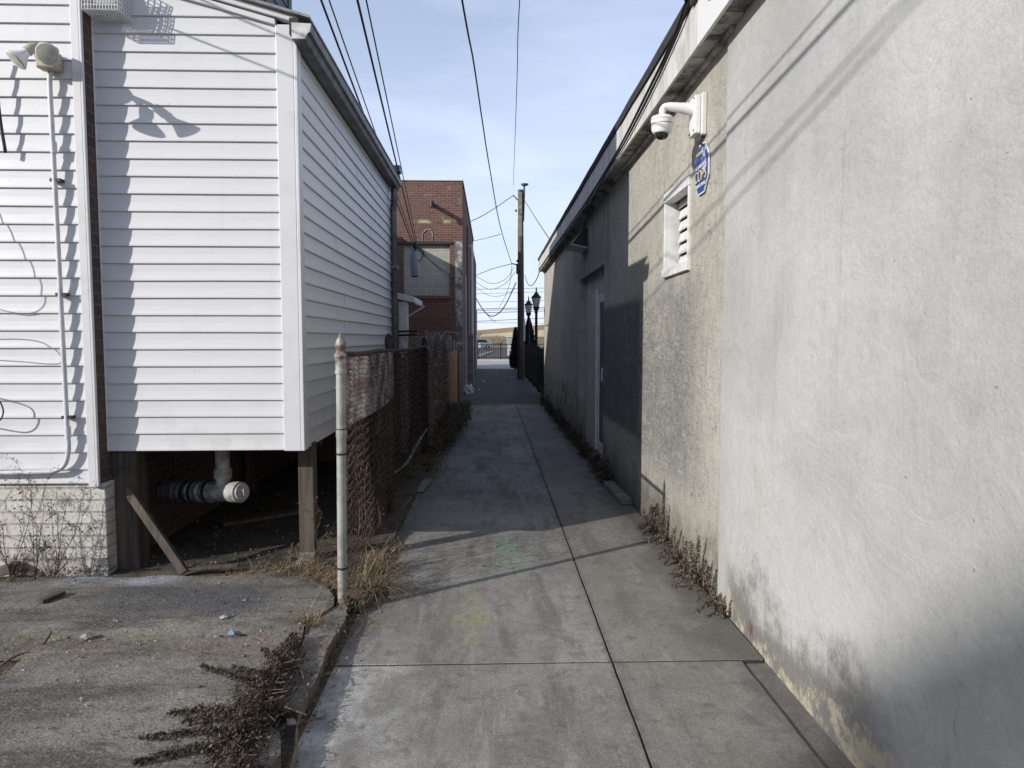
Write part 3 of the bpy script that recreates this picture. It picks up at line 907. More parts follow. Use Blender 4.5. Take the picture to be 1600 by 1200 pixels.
def siding(mb, a0, a1, d, z0, z1, e=0.1105, lip=0.0145, axis='y', sgn=-1, off=0.0):
    """courses on the plane axis=d facing sgn; each course leans out to a lip at its foot"""
    def P(a, dd, z): return (a, d + sgn * dd, z) if axis == 'y' else (d + sgn * dd, a, z)
    z = z0 - off
    while z < z1 - 1e-4:
        lo, hi = max(z, z0), min(z + e, z1)
        # rounded nose, hollow upper face; side walls get lap seams
        def D(t): return lip * max(0.0, 1 - t) ** 1.8 + 0.0015
        segs = [lo + 0.003] + [lo + (hi - lo) * k for k in (0.12, 0.3, 0.55, 1.0)]
        cutsx = [(a0, a1, 0.0)]
        if axis == 'x':
            sm = a0 + (a1 - a0) * _srnd.uniform(0.2, 0.8)
            cutsx = [(a0, sm, 0.0), (sm, a1, 0.0018)]
        for (u0, u1, ex) in cutsx:
            zz = [(q, D((q - z) / e) + ex - (0.0015 if q == segs[0] else 0)) for q in segs]
            nseg = max(1, int((u1 - u0) / 0.3))
            U = [u0 + (u1 - u0) * k / nseg for k in range(nseg + 1)]
            for ua, ub in zip(U, U[1:]):
                za = 0.0022 * mnoise.noise(Vector((ua * 1.4, z * 5, d)))
                zb_ = 0.0022 * mnoise.noise(Vector((ub * 1.4, z * 5, d)))
                da = 0.0016 * mnoise.noise(Vector((ua * 1.1, z * 5, d + 9)))
                db = 0.0016 * mnoise.noise(Vector((ub * 1.1, z * 5, d + 9)))
                for (q0, d0), (q1, d1) in zip(zz, zz[1:]):
                    mb.quad(P(ua, d0 + da, q0 + za), P(ub, d0 + db, q0 + zb_), P(ub, d1 + db * (q1 < hi), q1 + zb_), P(ua, d1 + da * (q1 < hi), q1 + za))
                mb.quad(P(ua, zz[0][1] - 0.003 + da, lo + za), P(ub, zz[0][1] - 0.003 + db, lo + zb_), P(ub, zz[0][1] + db, segs[0] + zb_), P(ua, zz[0][1] + da, segs[0] + za))
                mb.quad(P(ua, -0.002, lo + za), P(ub, -0.002, lo + zb_), P(ub, zz[0][1] - 0.003 + db, lo + zb_), P(ua, zz[0][1] - 0.003 + da, lo + za))
            if ex: mb.quad(P(u0, 0.001, lo), P(u0, zz[0][1], lo), P(u0, zz[-1][1], hi), P(u0, 0.0, hi))
        z += e
    return mb


# ------------------------------------------------------------------ the house on the left
house = empty('house', (-5.0, 4.46, 0.08), 'white lap-sided house over a painted brick base, at the left edge of the photo', 'house')
b = MB()
siding(b, -9.0, -2.556, 4.46, 0.658, 6.6, off=0.02)
b.build('siding_wall', M['vinyl'], house)
b = MB().box(-9.0, -2.49, 4.475, 4.60, -0.05, 0.655)
b.build('brick_base', M['brick_white'], house, bevel=0.006)
b = MB()
b.box(-9.0, -2.505, 4.60, 9.0, -0.05, 3.9)
b.box(-9.0, -2.505, 4.462, 4.60, 0.657, 6.6)
b.box(-9.0, -2.505, 9.0, 12.2, -0.05, 3.9)
b.build('brick_wall', M['brick_brown'], house)
b = MB()
b.box(-2.572, -2.522, 4.437, 4.4615, 0.64, 6.6)
b.box(-2.522, -2.508, 4.437, 4.461, 0.64, 6.6)
b.build('corner_trim', M['trim'], house, bevel=0.003)
b = MB()
b.box(-9.0, -2.52, 4.601, 9.0, 3.9, 6.6)
siding(b, 4.601, 8.96, -2.52, 3.9, 6.6, e=0.16, axis='x', sgn=1)
b.box(-9.0, -2.52, 9.0, 12.2, 3.9, 5.35)
up = b.build('upper_storey', M['grey_dark_siding'], house)
MB().box(-2.52, -2.495, 7.3, 7.42, 3.9, 6.6).build('upper_trim', M['dark_metal'], up)
MB().box(-2.53, -2.49, 8.9, 9.02, 3.9, 6.6).build('upper_corner', M['grey_dark_siding'], up)
b = MB().box(-9.2, -2.45, 4.3, 9.05, 6.6, 6.75)
b.box(-9.2, -2.48, 9.05, 12.25, 5.35, 5.42)
b.build('roof', M['roof'], house)

# ------------------------------------------------------------------ the extension on stilts
ext = empty('house_extension', (-1.9, 4.57, 0.055), 'white vinyl-sided extension standing on timber posts above a dark crawl space', 'extension')
EX0, EX1, EY0, EY1, EZ0 = -2.526, -1.25, 4.57, 8.7, 0.85
def rake(x): return 3.565 + (EX1 - x) * 0.275
mb = MB()
siding(mb, EX0 + 0.02, -1.357, EY0, EZ0, 3.95)
bm = bmesh.new()
me = bpy.data.meshes.new('t')
me.from_pydata(mb.v, [], mb.f)
bm.from_mesh(me)
bmesh.ops.bisect_plane(bm, geom=list(bm.verts) + list(bm.edges) + list(bm.faces), plane_co=(EX1, 4.5, 3.565), plane_no=Vector((0.275, 0, 1)).normalized(), clear_outer=True)
mb2 = MB()
bm.verts.index_update()
mb2.add([v.co.copy() for v in bm.verts], [[v.index for v in f.verts] for f in bm.faces])
bm.free()
mb2.build('front_siding', M['vinyl'], ext)
mb = MB()
siding(mb, EY0 + 0.065, EY1, EX1 + 0.0, EZ0, 3.52, axis='x', sgn=1)
mb.build('side_siding', M['vinyl'], ext)
b = MB()          # floor, inner frame, back wall
b.prism([(EX0, EZ0 + 0.02), (EX1 - 0.002, EZ0 + 0.02), (EX1 - 0.002, rake(EX1) - 0.03), (EX0, rake(EX0) - 0.03)], 'y', EY0 + 0.002, EY1)
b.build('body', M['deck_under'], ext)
b = MB()
for i in range(7):
    y = EY0 + 0.62 + i * 0.52
    b.box(EX0 + 0.01, EX1 - 0.03, y, y + 0.045, EZ0 - 0.07, EZ0 + 0.018)
b.build('floor_joist', M['deck_under'], ext)
b = MB().box(-1.362, -1.251, EY0 - 0.026, EY0 - 0.001, EZ0 - 0.003, 3.565)
b.box(-1.251, -1.228, EY0 - 0.026, EY0 + 0.068, EZ0 - 0.003, 3.545)
b.build('corner_board', M['trim'], ext, bevel=0.004)
b = MB().box(EX0, EX0 + 0.022, EY0 - 0.024, EY0 + 0.0, EZ0 - 0.002, 3.9)
b.build('edge_trim', M['trim'], ext, bevel=0.003)
# rake boards and roof
sl_ = math.atan(0.275)
b = MB()
b.prism([(EX0, rake(EX0) - 0.035), (-1.36, rake(-1.36) - 0.035), (-1.36, rake(-1.36) + 0.0), (EX0, rake(EX0) + 0.0)], 'y', EY0 - 0.034, EY0 + 0.0)
b.prism([(EX0, rake(EX0) + 0.006), (-1.222, rake(-1.222) + 0.006), (-1.222, rake(-1.222) + 0.042), (EX0, rake(EX0) + 0.042)], 'y', EY0 - 0.06, EY0 + 0.02)
b.build('rake_board', M['trim'], ext, bevel=0.003)
b = MB().prism([(EX0, rake(EX0) + 0.044), (-1.13, rake(-1.13) + 0.044), (-1.13, rake(-1.13) + 0.060), (EX0, rake(EX0) + 0.060)], 'y', EY0 - 0.10, EY1 + 0.05)
b.build('roof', M['shingle'], ext)
# K-style gutter
gprof = [(-1.224, 3.52), (-1.224, 3.425), (-1.145, 3.425), (-1.13, 3.455), (-1.112, 3.47), (-1.105, 3.515), (-1.115, 3.515), (-1.122, 3.475), (-1.14, 3.46), (-1.15, 3.435), (-1.216, 3.435), (-1.216, 3.52)]
gp = [(-1.224, 3.52), (-1.224, 3.425), (-1.145, 3.425), (-1.13, 3.455), (-1.112, 3.47), (-1.105, 3.515)]
b = MB()
ny = 16
for i in range(ny):
    y0 = 4.425 + (8.75 - 4.425) * i / ny
    y1 = 4.425 + (8.75 - 4.425) * (i + 1) / ny
    for k in range(len(gp) - 1):
        d0 = 0.006 * mnoise.noise(Vector((y0 * 1.7, k, 0)))
        d1 = 0.006 * mnoise.noise(Vector((y1 * 1.7, k, 0)))
        e0 = 0.006 * mnoise.noise(Vector((y0 * 1.7, k + 1, 0)))
        e1 = 0.006 * mnoise.noise(Vector((y1 * 1.7, k + 1, 0)))
        b.quad((gp[k][0], y0, gp[k][1] + d0), (gp[k][0], y1, gp[k][1] + d1), (gp[k + 1][0], y1, gp[k + 1][1] + e1), (gp[k + 1][0], y0, gp[k + 1][1] + e0))
b.prism([(-1.218, 3.5), (-1.218, 3.43), (-1.147, 3.43), (-1.134, 3.458), (-1.118, 3.472), (-1.112, 3.5)], 'y', 4.44, 8.74)
gut = b.build('gutter', M['gutter'], ext, weld=False)
b = MB().prism(gp, 'y', 4.414, 4.424)
b.build('end_cap', M['gutter_end'], gut)
b = MB().box(-1.245, -1.19, 4.44, 8.72, 3.46, 3.56)
b.build('fascia_board', M['deck_under'], ext)
b = MB()
b.tube([(-1.19, 8.66, 3.44), (-1.19, 8.66, 3.30), (-1.21, 8.68, 3.15), (-1.21, 8.68, 0.4)], 0.042, 4)
ds = b.build('downspout', M['downspout'], ext)
for z in (1.2, 2.45): MB().box(-1.262, -1.155, 8.625, 8.735, z, z + 0.035).build('strap', M['downspout'], ds)
MB().box(-1.20, -1.09, 8.45, 8.62, 3.585, 3.66).build('roof_vent', M['grey_box'], ext, bevel=0.01)
# timber posts
b = MB().box(-2.505, -2.345, 4.585, 4.74, -0.02, 0.87)
b.build('support_post', M['wood'], ext, bevel=0.008)
b = MB().box(-1.33, -1.225, 4.74, 4.84, 0.10, 0.87)
sp = b.build('support_post', M['wood'], ext, bevel=0.006)
b = MB().box(-1.335, -1.22, 4.735, 4.845, -0.02, 0.11)
b.build('concrete_footing', M['slab'], sp, bevel=0.01)
for (x, y) in ((-1.29, 6.6), (-2.42, 6.9), (-1.29, 8.5)):
    MB().box(x - 0.05, x + 0.05, y, y + 0.1, -0.02, 0.87).build('support_post', M['wood'], ext, bevel=0.006)
MB().box(EX0, -1.3, 8.62, 8.7, -0.02, 0.84).build('back_panel', M['wood_brown'], ext)

# drain pipe under the extension
dr = empty('drain_pipe', (-1.8, 4.9, 0.06), 'wrapped white sewer pipe with capped cleanout hanging in the crawl space', 'pipe')
A, B_ = Vector((-2.52, 5.26, 0.43)), Vector((-1.985, 4.97, 0.485))
d = (B_ - A)
pts, rr = [], []
for i in range(40):
    t = i / 39
    pts.append(A + d * t)
    rr.append(0.078 + 0.005 * math.sin(i * 1.9) + 0.004 * mnoise.noise(Vector((i * 0.7, 0, 0))))
b = MB().tube(pts, rr, 14)
mp_ = b.build('wrapped_pipe', M['foil'], dr, smooth=True)
dn = d.normalized()
for t in (0.55, 0.68, 0.93):
    MB().lathe(A + d * t, [(-0.012, 0.088), (0.012, 0.088)], 14, dn).build('band', M['black'], mp_, smooth=True)
b = MB().lathe(B_, [(-0.02, 0.062), (0.05, 0.066), (0.19, 0.066)], 16, dn)
b.lathe(B_ + dn * 0.17, [(0, 0.074), (0.085, 0.074)], 16, dn)
tp = B_ + dn * 0.08
b.lathe(tp, [(0, 0.05), (0.115, 0.05)], 14)
b.lathe(tp + Vector((0, 0, 0.10)), [(0, 0.062), (0.07, 0.062)], 14)
tee = b.build('tee_fitting', M['pvc'], dr, smooth=True)
cp = B_ + dn * 0.255
b = MB().lathe(cp, [(0, 0.062), (0.02, 0.06)], 16, dn)
b.obox(cp + dn * 0.02, cp + dn * 0.045, 0.03, 0.05)
b.build('cleanout_cap', M['pvc'], tee, smooth=True)
MB().lathe(tp + Vector((0, 0, 0.16)), [(0, 0.05), (0.3, 0.05)], 14).build('riser', M['pvc'], dr, smooth=True)
MB().tube(catmull([(-2.42, 5.3, 0.85), (-2.42, 5.3, 0.6), (-2.45, 5.3, 0.5)], 4), 0.012, 6).build('thin_riser', M['dark_metal'], dr)

b = MB().obox((-2.405, 4.57, 0.60), (-1.985, 4.44, 0.075), 0.055, 0.035, (0, 1, 0))
tag(b.build('brace_plank', M['wood'], bevel=0.004), 'weathered timber leaning diagonally from the left stilt down to the slab', 'plank')
b = MB().obox((-1.98, 4.46, 0.09), (-1.66, 4.50, 0.10), 0.05, 0.02)
tag(b.build('fallen_plank', M['wood'], bevel=0.004), 'short plank lying at the foot of the diagonal timber', 'plank')

b = MB().obox((-2.2, 5.6, 0.085), (-1.55, 6.1, 0.085), 0.14, 0.03)
tag(b.build('loose_board', M['wood'], bevel=0.004), 'old board lying on the dirt deep in the crawl space', 'board')
b = MB()
_r = random.Random(55)
for _ in range(700): leaf_face(b, (_r.uniform(-2.45, -1.3), 4.6 + 2.2 * _r.random() ** 1.6, 0.066 + abs(_r.gauss(0, .008))), _r.uniform(.006, .016), _r)
tag(b.build('leaf_litter', M['litter']), 'dead leaves blown into the crawl space', 'leaf litter', kind='stuff')
# porch behind the extension
po = empty('porch', (-1.6, 9.4, 0.0), 'small white porch roof and post behind the extension', 'porch')
b = MB()
b.prism([(-2.4, 2.36), (-1.02, 2.06), (-1.02, 2.14), (-2.4, 2.46)], 'y', 9.25, 10.3)
b.build('roof', M['white_metal'], po, bevel=0.01)
MB().box(-1.24, -1.12, 9.3, 9.42, 0, 2.08).build('post', M['white_metal'], po, bevel=0.006)
b = MB().tube([gy(632, 470, 9.28), gy(663, 479, 9.6)], 0.009, 5).tube([gy(663, 479, 9.6), gy(630, 499, 9.3)], 0.009, 5)
b.build('bracket', M['pipe'], po)
b = MB().tube([(-1.25, 9.2, 1.68), (-0.98, 9.2, 1.69)], 0.014, 5).tube([(-1.25, 9.2, 1.63), (-0.98, 9.2, 1.64)], 0.014, 5)
b.build('rail', M['dark_metal'], po)

# lean-to at the back of the house
lt = empty('lean_to', (-3.0, 13.1, 0), 'low shed roof at the back of the white house', 'shed')
b = MB().prism([(12.21, -0.02), (14.0, -0.02), (14.0, 2.3), (12.21, 4.8)], 'x', -5.2, -2.5)
b.build('wall', M['grey_dark_siding'], lt)
b = MB().prism([(12.21, 4.81), (14.06, 2.22), (14.06, 2.30), (12.21, 4.90)], 'x', -5.3, -2.45)
b.build('roof', M['roof'], lt)

nb = empty('back_house', (-6.5, 16.6, 0), 'dark neighbouring house behind the shed, hidden by the white extension', 'house')
MB().box(-9, -4.1, 14.4, 18.7, -0.05, 5.0).build('wall', M['grey_dark_siding'], nb)
MB().box(-9.1, -3.95, 14.3, 18.75, 5.0, 5.12).build('roof', M['roof'], nb)

# ------------------------------------------------------------------ stuccoed building on the right
WX = 1.365
bld = empty('stucco_building', (WX, 8.0, 0), 'long low stucco building, tan with a pale grey near end, right of the alley', 'building')
YE = 17.95
win = (4.77, 5.42, 2.075, 2.69)
door = (8.40, 10.70, -0.05, 2.49)


def wall_grid(mb, x, y0, y1, z0, z1, holes, step=0.35, amp=0.004):
    ys, zs = {y0, y1}, {z0, z1}
    for h in holes:
        ys |= {h[0], h[1]}
        zs |= {h[2], h[3]}
    def fill(S):
        S = sorted(S)
        o = [S[0]]
        for a, c in zip(S, S[1:]):
            k = max(1, round((c - a) / step))
            o += [a + (c - a) * i / k for i in range(1, k + 1)]
        return o
    ys, zs = fill(ys), fill(zs)
    idx, vs, fs = {}, [], []
    for i, y in enumerate(ys):
        for j, z in enumerate(zs):
            idx[i, j] = len(vs)
            vs.append((x + amp * mnoise.noise(Vector((y * 1.3, z * 1.3, 7))), y, z))
    for i in range(len(ys) - 1):
        for j in range(len(zs) - 1):
            cy, cz = (ys[i] + ys[i + 1]) / 2, (zs[j] + zs[j + 1]) / 2
            if any(h[0] < cy < h[1] and h[2] < cz < h[3] for h in holes): continue
            fs.append((idx[i, j], idx[i + 1, j], idx[i + 1, j + 1], idx[i, j + 1]))
    mb.add(vs, fs)


b = MB()
wall_grid(b, WX, 4.03, YE, -0.05, 3.36, [win, door])
for (y0, y1, z0, z1), dep in ((win, 0.14), (door, 0.16)):
    b.quad((WX, y0, z0), (WX + dep, y0, z0), (WX + dep, y0, z1), (WX, y0, z1))
    b.quad((WX, y1, z0), (WX + dep, y1, z0), (WX + dep, y1, z1), (WX, y1, z1))
    b.quad((WX, y0, z1), (WX + dep, y0, z1), (WX + dep, y1, z1), (WX, y1, z1))
    b.quad((WX, y0, z0), (WX + dep, y0, z0), (WX + dep, y1, z0), (WX, y1, z0))
b.quad((WX, YE, -0.05), (9.5, YE, -0.05), (9.5, YE, 3.36), (WX, YE, 3.36))
b.build('tan_wall', M['tan'], bld)
# grey rendered near part, with an uneven edge a few millimetres proud
b = MB()
zs = [-0.05 + 0.085 * i for i in range(41)]
ys = [-3.0, -1, 0.5] + [1.0 + 0.25 * i for i in range(12)]
vs, fs = [], []
for j, z in enumerate(zs):
    e = 4.03 + 0.012 * mnoise.noise(Vector((z * 3, 0, 0))) + 0.006 * mnoise.noise(Vector((z * 12, 2, 0)))
    row = ys + [e - 0.02, e, e]
    for i, y in enumerate(row):
        px_ = WX - 0.012 + 0.006 * mnoise.noise(Vector((y * 0.9, z * 0.9, 3)))
        if i == len(row) - 2: px_ += 0.004
        if i == len(row) - 1: px_ = WX + 0.01
        vs.append((px_, y, z))
W = len(ys) + 3
for j in range(len(zs) - 1):
    for i in range(W - 1):
        a = j * W + i
        fs.append((a, a + 1, a + W + 1, a + W))
b.add(vs, fs)
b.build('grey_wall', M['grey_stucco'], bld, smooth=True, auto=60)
# roof slab, soffit, fascia
b = MB().box(WX - 0.11, 9.6, -3, YE + 0.1, 3.60, 3.66)
b.build('roof', M['roof'], bld)
b = MB().box(WX + 0.14 + 0.03, 9.4, -3, YE - 0.02, -0.05, 3.59)
b.build('core', M['deck_under'], bld)
b = MB()
yy = -3.0
k = 0
while yy < YE:
    b.box(1.240, WX + 0.02, yy + 0.002, min(yy + 0.148, YE) - 0.002, 3.318 - (0.004 if k % 2 else 0), 3.334)
    yy += 0.15
    k += 1
b.build('soffit', M['soffit'], bld)
b = MB().box(1.33, WX + 0.015, 3.9, YE, 3.285, 3.314)
b.build('cove_moulding', M['soffit'], bld)
joints = [-3.0, 1.15, 4.18]
y = 4.18
while y < YE:
    y += 2.45
    joints.append(min(y, YE + 0.08))
for i in range(len(joints) - 1):
    b = MB()
    t = 0.003 * (i % 2)
    b.box(1.222 - t, 1.240, joints[i] + 0.003, joints[i + 1] - 0.003, 3.312 - t, 3.60)
    b.build('fascia_panel', M['fascia_new'] if i < 2 else M['fascia'], bld, bevel=0.003)
b = MB()
pts = []
n_ = 60
vs, fs = [], []
for i in range(n_ + 1):
    y = -3 + (YE + 3.1) * i / n_
    a = 0.012 * mnoise.noise(Vector((y * 1.9, 0, 0)))
    for (x, z) in ((1.205, 3.595 + a), (1.200, 3.66 + a), (1.225, 3.685 + a), (1.4, 3.69), (1.4, 3.60), (1.24, 3.60)):
        vs.append((x, y, z))
for i in range(n_):
    for k in range(6):
        k2 = (k + 1) % 6
        fs.append((i * 6 + k, (i + 1) * 6 + k, (i + 1) * 6 + k2, i * 6 + k2))
fs.append((0, 1, 2, 3, 4, 5))
fs.append(tuple(n_ * 6 + k for k in (5, 4, 3, 2, 1, 0)))
b.add(vs, fs)
b.build('roof_edge', M['roof'], bld)
# vent window with slatted boards
b = MB()
y0, y1, z0, z1 = win
f_ = 0.05
b.box(WX - 0.018, WX + 0.05, y0 - 0.012, y0 + 0.012, z0 + 0.045, z1 - 0.06)
b.box(WX - 0.018, WX + 0.13, y1 - 0.016, y1 + 0.012, z0 + 0.045, z1 - 0.06)
b.box(WX - 0.022, WX + 0.06, y0 - 0.016, y1 + 0.016, z1 - 0.06, z1 + 0.012)
b.box(WX - 0.03, WX + 0.13, y0 - 0.016, y1 + 0.016, z0 - 0.02, z0 + 0.045)
wf = b.build('window', M['old_white'], bld, bevel=0.004)
b = MB().box(WX + 0.10, WX + 0.13, y1 - 0.075, y1 - 0.017, z0 + 0.046, z1 - 0.06)
b.build('sash', M['wood'], wf)
b = MB()
for i in range(6):
    z = z0 + 0.065 + i * 0.088
    b.obox((WX + 0.088 + 0.0, y0 + 0.03, z + 0.036), (WX + 0.088, y1 - 0.07, z + 0.036), 0.012, 0.074, (0.25, 0, 1))
b.build('slats', M['old_white'], wf, bevel=0.002)
MB().box(WX + 0.135, WX + 0.139, y0, y1, z0, z1).build('backing', M['glass_dark'], wf)
# recessed doorway: plywood infill and a white storm door
y0, y1, z0, z1 = door
b = MB().box(WX + 0.10, WX + 0.16, 9.25, y1, -0.05, z1)
b.box(WX + 0.10, WX + 0.16, y0, 9.25, 2.2, z1)
b.box(WX + 0.09, WX + 0.155, 9.235, 9.275, -0.05, z1 - 0.004)
b.build('plywood_infill', M['plywood'], bld)
b = MB().box(WX + 0.0, WX + 0.16, y0, 9.235, -0.05, 0.075)
b.build('door_step', M['concrete'], bld, bevel=0.006)
b = MB()
dz0, dz1, dy0, dy1 = 0.08, 2.17, 8.42, 9.23
b.box(WX + 0.055, WX + 0.095, dy0, dy0 + 0.07, dz0, dz1)
b.box(WX + 0.055, WX + 0.095, dy1 - 0.085, dy1, dz0, dz1)
b.box(WX + 0.057, WX + 0.093, dy0 + 0.07, dy1 - 0.085, dz1 - 0.11, dz1)
b.box(WX + 0.057, WX + 0.093, dy0 + 0.07, dy1 - 0.085, dz0, dz0 + 0.14)
b.box(WX + 0.03, WX + 0.055, dy1 + 0.0, dy1 + 0.045, dz0 - 0.0, dz1 + 0.06)
dd_ = b.build('storm_door', M['white_metal'], bld, bevel=0.004)
MB().box(WX + 0.07, WX + 0.078, dy0 + 0.07, dy1 - 0.085, dz0 + 0.14, dz1 - 0.11).build('screen', M['screen'], dd_)
for z in (0.45, 1.75): MB().box(WX + 0.035, WX + 0.055, dy1 - 0.03, dy1 + 0.01, z, z + 0.09).build('hinge', M['white_metal'], dd_)
b = MB().tube([(WX + 0.055, dy0 + 0.05, 1.06), (WX + 0.0, dy0 + 0.06, 1.06), (WX - 0.005, dy0 + 0.06, 1.1), (WX - 0.005, dy0 + 0.06, 1.18), (WX + 0.0, dy0 + 0.06, 1.22), (WX + 0.055, dy0 + 0.05, 1.22)], 0.012, 6)
b.box(WX + 0.04, WX + 0.056, dy0 + 0.02, dy0 + 0.075, 1.0, 1.26)
b.build('handle', M['white_metal'], dd_)

# hood over the door
hd = empty('exhaust_hood', (WX, 10.1, 3.0), 'dark wedge-shaped hood on the tan wall above the recessed doorway', 'vent hood')
b = MB()
b.add([(WX, 9.85, 3.14), (WX, 10.45, 3.14), (WX - 0.02, 9.85, 3.15), (WX - 0.02, 10.45, 3.15), (WX - 0.24, 9.85, 2.93), (WX - 0.24, 10.45, 2.93), (WX, 9.85, 2.88), (WX, 10.45, 2.88)],
      [(1, 7, 5, 3), (0, 1, 3, 2), (2, 3, 5, 4)])
b.build('shell', M['roof'], hd)
b = MB().add([(WX, 9.86, 3.13), (WX - 0.02, 9.86, 3.14), (WX - 0.23, 9.86, 2.93), (WX, 9.86, 2.89)], [(0, 1, 2, 3)])
b.build('opening_shade_sheet', M['black'], hd)  # flat black sheet paints the shade inside the hood's open near side
b = MB().obox((WX - 0.238, 10.15, 2.925), (WX - 0.004, 10.15, 2.872), 0.62, 0.012)
b.obox((WX - 0.245, 10.15, 2.92), (WX - 0.15, 10.15, 3.03), 0.60, 0.008, (0, 0, 1))
b.build('bottom_flange', M['white_metal'], hd)

# ------------------------------------------------------------------ fixtures on the stucco wall
cm = empty('security_camera', (WX, 4.5, 2.87), 'white dome security camera on a bracket arm high on the tan wall', 'camera')
b = MB().box(WX - 0.035, WX - 0.002, 4.425, 4.585, 2.875, 3.135)
bk = b.build('wall_box', M['white_metal'], cm, bevel=0.006)
b = MB().box(WX - 0.075, WX - 0.036, 4.44, 4.57, 2.885, 3.125)
b.build('wall_plate', M['white_plastic'], cm, bevel=0.008)
for (y, z) in ((4.455, 2.905), (4.555, 2.905), (4.455, 3.105), (4.555, 3.105)):
    MB().lathe((WX - 0.074, y, z), [(0, 0.006), (0.006, 0.006)], 8, (-1, 0, 0)).build('screw', M['dark_metal'], bk)
b = MB()
arm = catmull([(WX - 0.07, 4.505, 3.05), (WX - 0.15, 4.505, 3.06), (WX - 0.235, 4.505, 3.068), (WX - 0.263, 4.505, 3.052), (WX - 0.268, 4.505, 3.0)], 6)
b.tube(arm, [0.042 - 0.02 * min(1, i / (len(arm) * 0.55)) for i in range(len(arm))], 14)
b.build('arm', M['white_plastic'], cm, smooth=True)
hx = WX - 0.268
b = MB().lathe((hx, 4.505, 3.005), [(0, 0.03), (-0.004, 0.066), (-0.022, 0.074), (-0.026, 0.070), (-0.085, 0.067), (-0.105, 0.055), (-0.112, 0.03)], 24)
hs = b.build('housing', M['white_plastic'], cm, smooth=True)
b = MB().lathe((hx, 4.505, 2.90), [(0, 0.042), (-0.02, 0.040), (-0.035, 0.028), (-0.042, 0.004)], 20)
b.build('dome', M['dome'], cm, smooth=True)
b = MB().lathe((hx, 4.505, 2.955), [(-0.002, 0.0705), (0.002, 0.0705)], 24)
b.build('ring', M['grey_box'], hs, smooth=True)
MB().tube(catmull([(WX - 0.01, 4.47, 2.88), (WX - 0.03, 4.465, 2.84), (WX - 0.006, 4.46, 2.80)], 4), 0.007, 6).build('cable', M['black'], cm)

sg = empty('security_sign', (WX - 0.012, 4.485, 2.52), 'small blue octagonal security sign with worn lettering on the tan wall', 'sign')
def octo(r, k=0.42):
    w_, h_ = 0.92 * r, r
    return [(-w_ * k, -h_), (w_ * k, -h_), (w_, -h_ * k), (w_, h_ * k), (w_ * k, h_), (-w_ * k, h_), (-w_, h_ * k), (-w_, -h_ * k)]
cy, cz = 4.485, 2.672
MB().prism([(cy + y, cz + z) for y, z in octo(0.158)], 'x', WX - 0.014, WX - 0.006).build('panel', M['sign_white'], sg)
pl = MB().prism([(cy + y, cz + z) for y, z in octo(0.148)], 'x', WX - 0.0165, WX - 0.0135).build('face', M['sign_blue'], sg)
b = MB()
for k in range(26):
    yy, zz = cy - 0.055 + rnd.uniform(-0.045, 0.04), cz + rnd.uniform(-0.02, 0.12)
    rr_ = rnd.uniform(0.008, 0.024)
    b.prism([(yy + rr_ * rnd.uniform(0.6, 1.2) * math.cos(a), zz + rr_ * rnd.uniform(0.6, 1.2) * math.sin(a)) for a in [i * math.pi / 3.5 for i in range(7)]], 'x', WX - 0.0172 - 0.00003 * k, WX - 0.0165)
b.build('bleached_patch', M['sign_worn'], sg)


def text(name, body, size, mat, parent, loc, rot, ext_=0.0012, align='CENTER', squash=1.0):
    cu = bpy.data.curves.new(name, 'FONT')
    cu.body = body
    cu.size = size
    cu.extrude = ext_
    cu.align_x = align
    cu.align_y = 'CENTER'
    t = bpy.data.objects.new(name, cu)
    COL.objects.link(t)
    bpy.context.view_layer.update()
    me = bpy.data.meshes.new_from_object(t.evaluated_get(bpy.context.evaluated_depsgraph_get()))
    bpy.data.objects.remove(t)
    me.transform(Matrix.LocRotScale(Vector(loc) - worldloc(parent), rot, Vector((squash, 1, 1))))
    me.materials.clear()
    me.materials.append(mat)
    o = bpy.data.objects.new(name, me)
    COL.objects.link(o)
    o.parent = parent
    return o


from mathutils import Euler
RW = Euler((R(90), 0, R(-90)))
text('lettering', 'COPS', 0.105, M['sign_yellow'], sg, (WX - 0.021, cy, cz - 0.045), RW, 0.0016, squash=0.95)
text('lettering', 'SECURED BY', 0.036, M['sign_white'], sg, (WX - 0.0205, cy + 0.01, cz + 0.018), RW)
text('lettering', 'MONITORING', 0.034, M['sign_white'], sg, (WX - 0.0205, cy, cz - 0.105), RW)
text('lettering', 'WARNING', 0.034, M['sign_yellow'], sg, (WX - 0.0205, cy + 0.02, cz + 0.10), RW)

# cables stapled along the fascia
def wire(name, pts, r, label, group=None, mat=None, cat='cable', n=6):
    b = MB().tube(pts, r, n)
    return tag(b.build(name, M[mat or 'black'], smooth=True, auto=False), label, cat, group)


fx = 1.206
wire('fascia_cable', catmull([(fx + .0, 4.10, 3.69), (fx - 0.006, 4.3, 3.66), (fx, 4.7, 3.56), (fx, 5.5, 3.475), (fx, 6.6, 3.38), (fx, 8.3, 3.33), (fx, 10.5, 3.325), (fx, 14, 3.345), (fx, 17.8, 3.345)], 6), 0.011, 'thick black cable descending along the right eave fascia', 'cables along the fascia')
wire('fascia_cable', catmull([(fx + .0, 4.02, 3.70), (fx - 0.006, 4.2, 3.64), (fx, 4.62, 3.54), (fx, 5.4, 3.43), (fx, 6.4, 3.35), (fx, 7.6, 3.30), (fx + 0.08, 9.0, 3.30), (fx + 0.12, 9.9, 3.20), (WX - 0.03, 10.1, 3.15)], 6), 0.009, 'thinner black cable on the fascia, ending at the wedge hood', 'cables along the fascia')
wire('fascia_cable', catmull([(fx, 3.95, 3.66), (fx - 0.03, 3.9, 3.60), (fx - 0.01, 3.86, 3.52), (fx, 3.93, 3.47), (fx, 4.02, 3.55), (fx, 4.03, 3.66)], 6), 0.005, 'loose black cable loop hanging at the fascia insulator', 'cables along the fascia')
